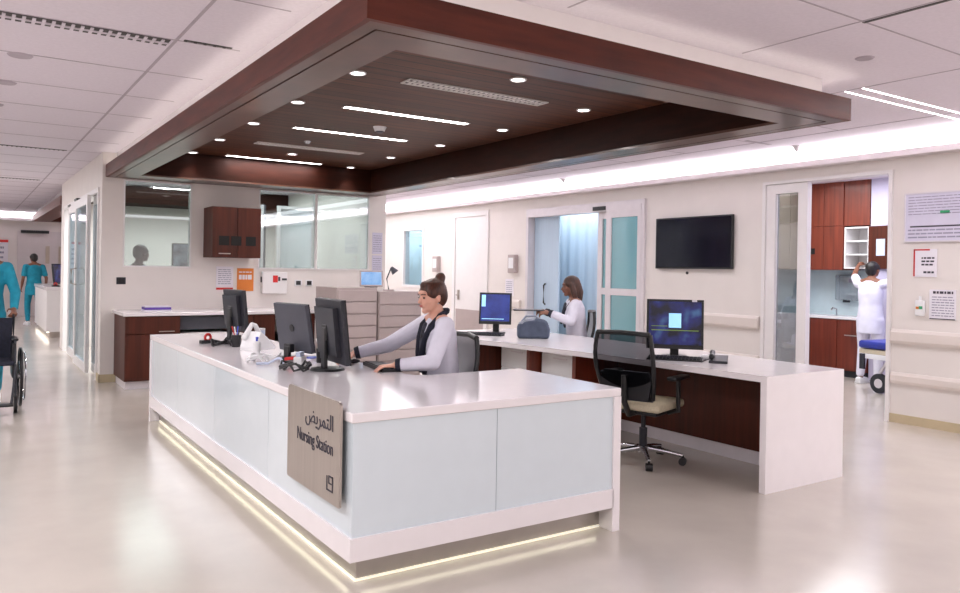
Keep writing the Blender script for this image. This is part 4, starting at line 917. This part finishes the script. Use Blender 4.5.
bs = thing('utility_base_cabinet', 'red-brown base cabinet with white worktop in the utility room', 'cabinet', (9.45, 3.6, 0))
B(0, -.62, .1, .5, .7, .86).build('carcass', 'wood_red', bs); B(-.03, -.66, .86, .53, .72, .90, .004).build('worktop', 'white_gloss', bs)
for y in (-.61, -.17, .27): B(-.018, y, .12, 0, y+.43, .85, .003).build('cabinet_door', 'wood_red', bs)
B(-.03, -.5, .62, -.018, -.3, .635).build('handle', 'steel', bs); B(.05, -.6, 0, .45, .68, .1).build('toe_kick', 'dark_grey', bs)
struct(B(9.97, 2.95, .9, 9.995, 4.35, 1.6).build('wall_backsplash', 'aqua_wall'), 'pale aqua backsplash behind the worktop', 'wall')
t = thing('paper_towel_dispenser', 'white towel dispenser on the utility room backsplash', 'dispenser', (9.97, 3.55, 1.33)); B(-.12, -.18, -.2, 0, .18, .2, .02).build('housing', 'clear_plastic', t, True); B(-.125, -.02, -.23, -.02, .04, -.19).build('spout', 'dark_grey', t)
B(-.125, -.12, .08, -.12, -.05, .14).build('label_panel', 'ink_soft', t)
t = thing('sink_tap', 'low chrome tap on the utility room worktop', 'tap', (9.62, 3.55, .90)); MB().tube([(0, 0, 0), (0, 0, .1), (-.1, 0, .12), (-.14, 0, .09)], .012).build('spout', 'chrome', t, True)
t = thing('supply_fridge', 'glass fronted supply cabinet seen through the narrow sidelight', 'cabinet', (8.2, 3.62, 0), 0)
m = MB(); m.box(0, 0, 0, .5, .05, .95); m.box(0, .65, 0, .5, .7, .95); m.box(.45, .05, 0, .5, .65, .95); m.box(0, .05, .9, .45, .65, .95); m.box(0, .05, 0, .45, .65, .08); m.build('carcass', 'white_paint', t)
for z in (.3, .5, .7): B(.03, .05, z, .44, .65, z+.015).build('shelf', 'white_plastic', t)
B(-.02, 0, .05, -.01, .7, .93).build('glass_door', 'pane_teal', t)
t = thing('wall_notice', 'white paper pinned above the glass fronted supply cabinet', 'sign', (8.6, 4.35, 1.4)); B(-.2, -.01, -.16, .2, 0, .16).build('sheet', 'paper', t)
tc_ = thing('tall_cabinet', 'grey-brown tall wall cupboard seen through the narrow sidelight', 'cabinet', (8.2, 4.355, 1.6)); B(-.5, -.32, 0, 1.2, -.0, 1.32).build('carcass', 'tile_beige', tc_)
for k in range(6): B(-.5+k*.283, -.335, 0, -.5+k*.283+.27, -.32, 1.32, .003).build('cabinet_door', 'tile_beige', tc_)
# gurney
gu = thing('hospital_gurney', 'gurney with blue mattress and large wheels behind the doorway', 'gurney', (8.64, 2.38, 0), R(-100))
# local x = length toward the right, y = width
B(0, -.33, .57, 1.9, .33, .67, .03).build('mattress', 'blue_mattress', gu, True)
B(.0, -.31, .50, 1.9, .31, .56, .01).build('deck', 'cream_fabric', gu); B(.02, -.34, .44, 1.88, -.31, .50, .005).box(.02, .31, .44, 1.88, .34, .50).build('side_rail', 'white_plastic', gu)
for x in (.28, 1.6):
    for y in (-.26, .26):
        MB().cyl((x, y-.025, .13), (x, y+.025, .13), .125, seg=28).build('wheel', 'dark_grey', gu, True); w_ = gu.children[-1]; MB().cyl((x, y-.03, .13), (x, y+.03, .13), .06).build('hub', 'alu', w_, True)
        MB().tube([(x, y, .26), (x+.06, y*.8, .40), (x+.12, y*.6, .50)], .022).build('wheel_fork', 'alu', gu, True)
B(.25, -.12, .26, 1.65, .12, .30).build('chassis', 'alu', gu)
B(.05, -.36, .3, .12, -.33, .5).build('latch', 'dark_grey', gu)

# room behind partition: furniture seen through glass
t = thing('computer_monitor', 'dark framed screen showing a grey picture behind the left window', 'monitor', (1.10, 8.25, 1.30), 0)
B(-.16, 0, .10, .16, .04, .52, .005).build('housing', 'black_plastic', t); B(-.145, -.003, .115, .145, 0, .505).build('screen', 'screen_grey', t); B(-.03, .04, 0, .03, .06, .3).cyl((0, .04, 0), (0, .04, .015), .1).build('stand', 'black_plastic', t)
t = thing('storage_cabinet', 'white storage cabinet behind the left window', 'cabinet', (1.25, 8.35, 0)); B(-.3, -.22, 0, .3, .25, 1.30, .004).build('carcass', 'white_paint', t); B(-.29, -.235, .08, -.005, -.22, 1.27).build('cabinet_door', 'white_plastic', t); B(.005, -.235, .08, .29, -.22, 1.27).build('cabinet_door', 'white_plastic', t)
for i, x in enumerate((2.35, 3.25)):
    t = thing('glass_partition', ['pale blue glass partition inside the room behind the middle window', 'pale blue glass partition inside the room behind the right window'][i], 'partition', (x, 9.6, 0))
    B(-.28, 0, .02, .28, .02, 2.5).build('pane', 'clear_plastic', t); m = MB(); framex(m, -.02, .04, -.33, .33, 0, 2.55, .05); m.build('frame', 'alu', t); B(.33, -.03, 0, .36, .05, 2.55).build('dark_post', 'grey_plastic', t)

# ------------------------------------------------------------------ far station
fc = thing('far_counter', 'white counter of the second nursing station far down the left corridor', 'counter', (-.14, 14.5, 0))
B(0, 0, .96, .9, 3.2, 1.03, .005).build('countertop', 'white_gloss', fc); B(.02, .02, .12, .88, 3.18, .96).build('front_panel', 'white_paint', fc); B(.08, .08, 0, .8, 3.1, .12).build('toe_kick', 'steel', fc); B(.03, .03, .11, .07, 3.1, .118).build('glow_strip', 'led_warm', fc)
t = thing('ceiling_canopy', 'second dark wood canopy over the far nursing station', 'canopy', (-.05, 12.9, 2.6)); m = MB(); ring(m, 0, 3.5, 0, 7.2, .4, 3.1, .4, 6.8, 0, .16); m.build('fascia', 'wood_fascia', t); B(.4, .4, .25, 3.1, 6.8, .28).build('plank_ceiling', 'wood_pit', t)
m = MB(); ring(m, .12, 3.38, .12, 7.08, .15, 3.35, .15, 7.05, .16, .33); m.build('upstand', 'white_gloss', t)
o = dup([o for o in bpy.data.objects if o.name.startswith('computer_monitor') and 'large dark monitor' in o.get('label', '')][0], (.14, 15.0, 1.03), R(60), 'black monitor on the far counter down the left corridor')
small('tape_dispenser', 'tape dispenser', 'small dark office item on the far counter', (.05, 14.75, 1.03), .3, tape)
t = thing('notice_board', 'white notice board with red header on the far left wall', 'board', (-.95, 22.19, 1.75)); B(-.6, -.02, -.45, .45, 0, .4).build('board', 'paper', t); B(-.6, -.025, .33, .45, -.02, .4).build('header', 'red', t)
m = MB(); barsx(m, -.0205, -.5, .35, -.3, .25, 4, .4, 31); m.build('print', 'ink_soft', t)
for i in (0, 1):
    pass

# ------------------------------------------------------------------ lamps
def area(name, loc, sx, sy, e, rot=(0, 0, 0), col=(.98, .97, 1)):
    L = bpy.data.lights.new(name, 'AREA'); L.shape = 'RECTANGLE'; L.size = sx; L.size_y = sy; L.energy = e; L.color = col
    o = bpy.data.objects.new(name, L); C.objects.link(o); o.location = loc; o.rotation_euler = rot; return o
area('ceiling_fill', (-2.4, 1, 2.9), 1.4, 9, 190)  # unseen area lamps added under the ceiling for general brightness, no fittings there
area('ceiling_fill', (-2.3, 13, 2.9), 1.2, 10, 190)
area('ceiling_fill', (1, -4.6, 2.9), 7, 3, 130)
area('ceiling_fill', (4.9, 3, 2.91), 1.4, 12, 95)  # fill added over the right aisle, the ceiling has no fitting here
area('ceiling_fill', (5.2, -3.4, 2.9), 2.0, 3, 60)
area('cove_lamp', (6.46, 4, 2.79), .06, 22, 380, (PI, 0, 0), (.98, .97, 1))
area('cove_lamp', (2, 22.1, 2.79), 8, .06, 110, (PI, 0, 0), (1, .97, 1))
area('room_fill', (8.1, 2.6, 2.9), 2, 2.6, 105, col=(.97, .98, 1))  # unseen fill lamps added to brighten the side rooms and far areas
area('room_fill', (6.95, 6.3, 2.9), .4, 2.4, 30, col=(.92, .97, 1))
area('room_fill', (8.2, 6.3, 2.9), 1.0, 2.4, 30, col=(.92, .97, 1))
area('room_fill', (1.9, 9.9, 2.9), 3, 3.2, 200, col=(.95, 1, 1))
area('room_fill', (5.2, 12, 2.9), 1.6, 6, 120)
area('room_fill', (3, 18, 2.85), 4, 4, 80)
area('room_fill', (WX+.5, 12.8, 2.9), .5, 4, 110)  # fill added to brighten the wall behind the far window
area('counter_glow', (.85, .09, .06), 1.5, .02, .3, (R(-35), 0, 0), (1, .95, .7))
area('counter_glow', (.06, 2.35, .06), .02, 4.4, .9, (0, R(35), 0), (1, .95, .7))
W = bpy.data.worlds.new('World'); bpy.context.scene.world = W; W.use_nodes = True
W.node_tree.nodes['Background'].inputs[0].default_value = (.9, .9, 1, 1); W.node_tree.nodes['Background'].inputs[1].default_value = .3

# ------------------------------------------------------------------ camera
cd = bpy.data.cameras.new('camera'); co = bpy.data.objects.new('camera', cd); C.objects.link(co)
f = 774.5; cd.sensor_fit = 'HORIZONTAL'; cd.sensor_width = 36; cd.lens = f/960*36; cd.shift_y = -24.3/960*1; cd.clip_end = 100; cd.clip_start = .05
yaw, pit, roll = R(33.608), R(-.113), R(.933)
F = Vector((math.sin(yaw)*math.cos(pit), math.cos(yaw)*math.cos(pit), math.sin(pit))); Rr = Vector((math.cos(yaw), -math.sin(yaw), 0)); U = Rr.cross(F)
R2 = Rr*math.cos(roll)+U*math.sin(roll); U2 = -Rr*math.sin(roll)+U*math.cos(roll)
co.matrix_world = Matrix.Translation((-1.496, -3.298, 1.5)) @ Matrix((R2, U2, -F)).transposed().to_4x4()
bpy.context.scene.camera = co
sc = bpy.context.scene
sc.view_settings.view_transform = 'Standard'; sc.view_settings.look = 'None'; sc.view_settings.exposure = 0
sc.cycles.max_bounces = 8; sc.cycles.diffuse_bounces = 4; sc.cycles.glossy_bounces = 4; sc.cycles.transparent_max_bounces = 12; sc.cycles.caustics_reflective = False; sc.cycles.sample_clamp_indirect = 6
try: sc.cycles.use_denoising = True
except Exception: pass
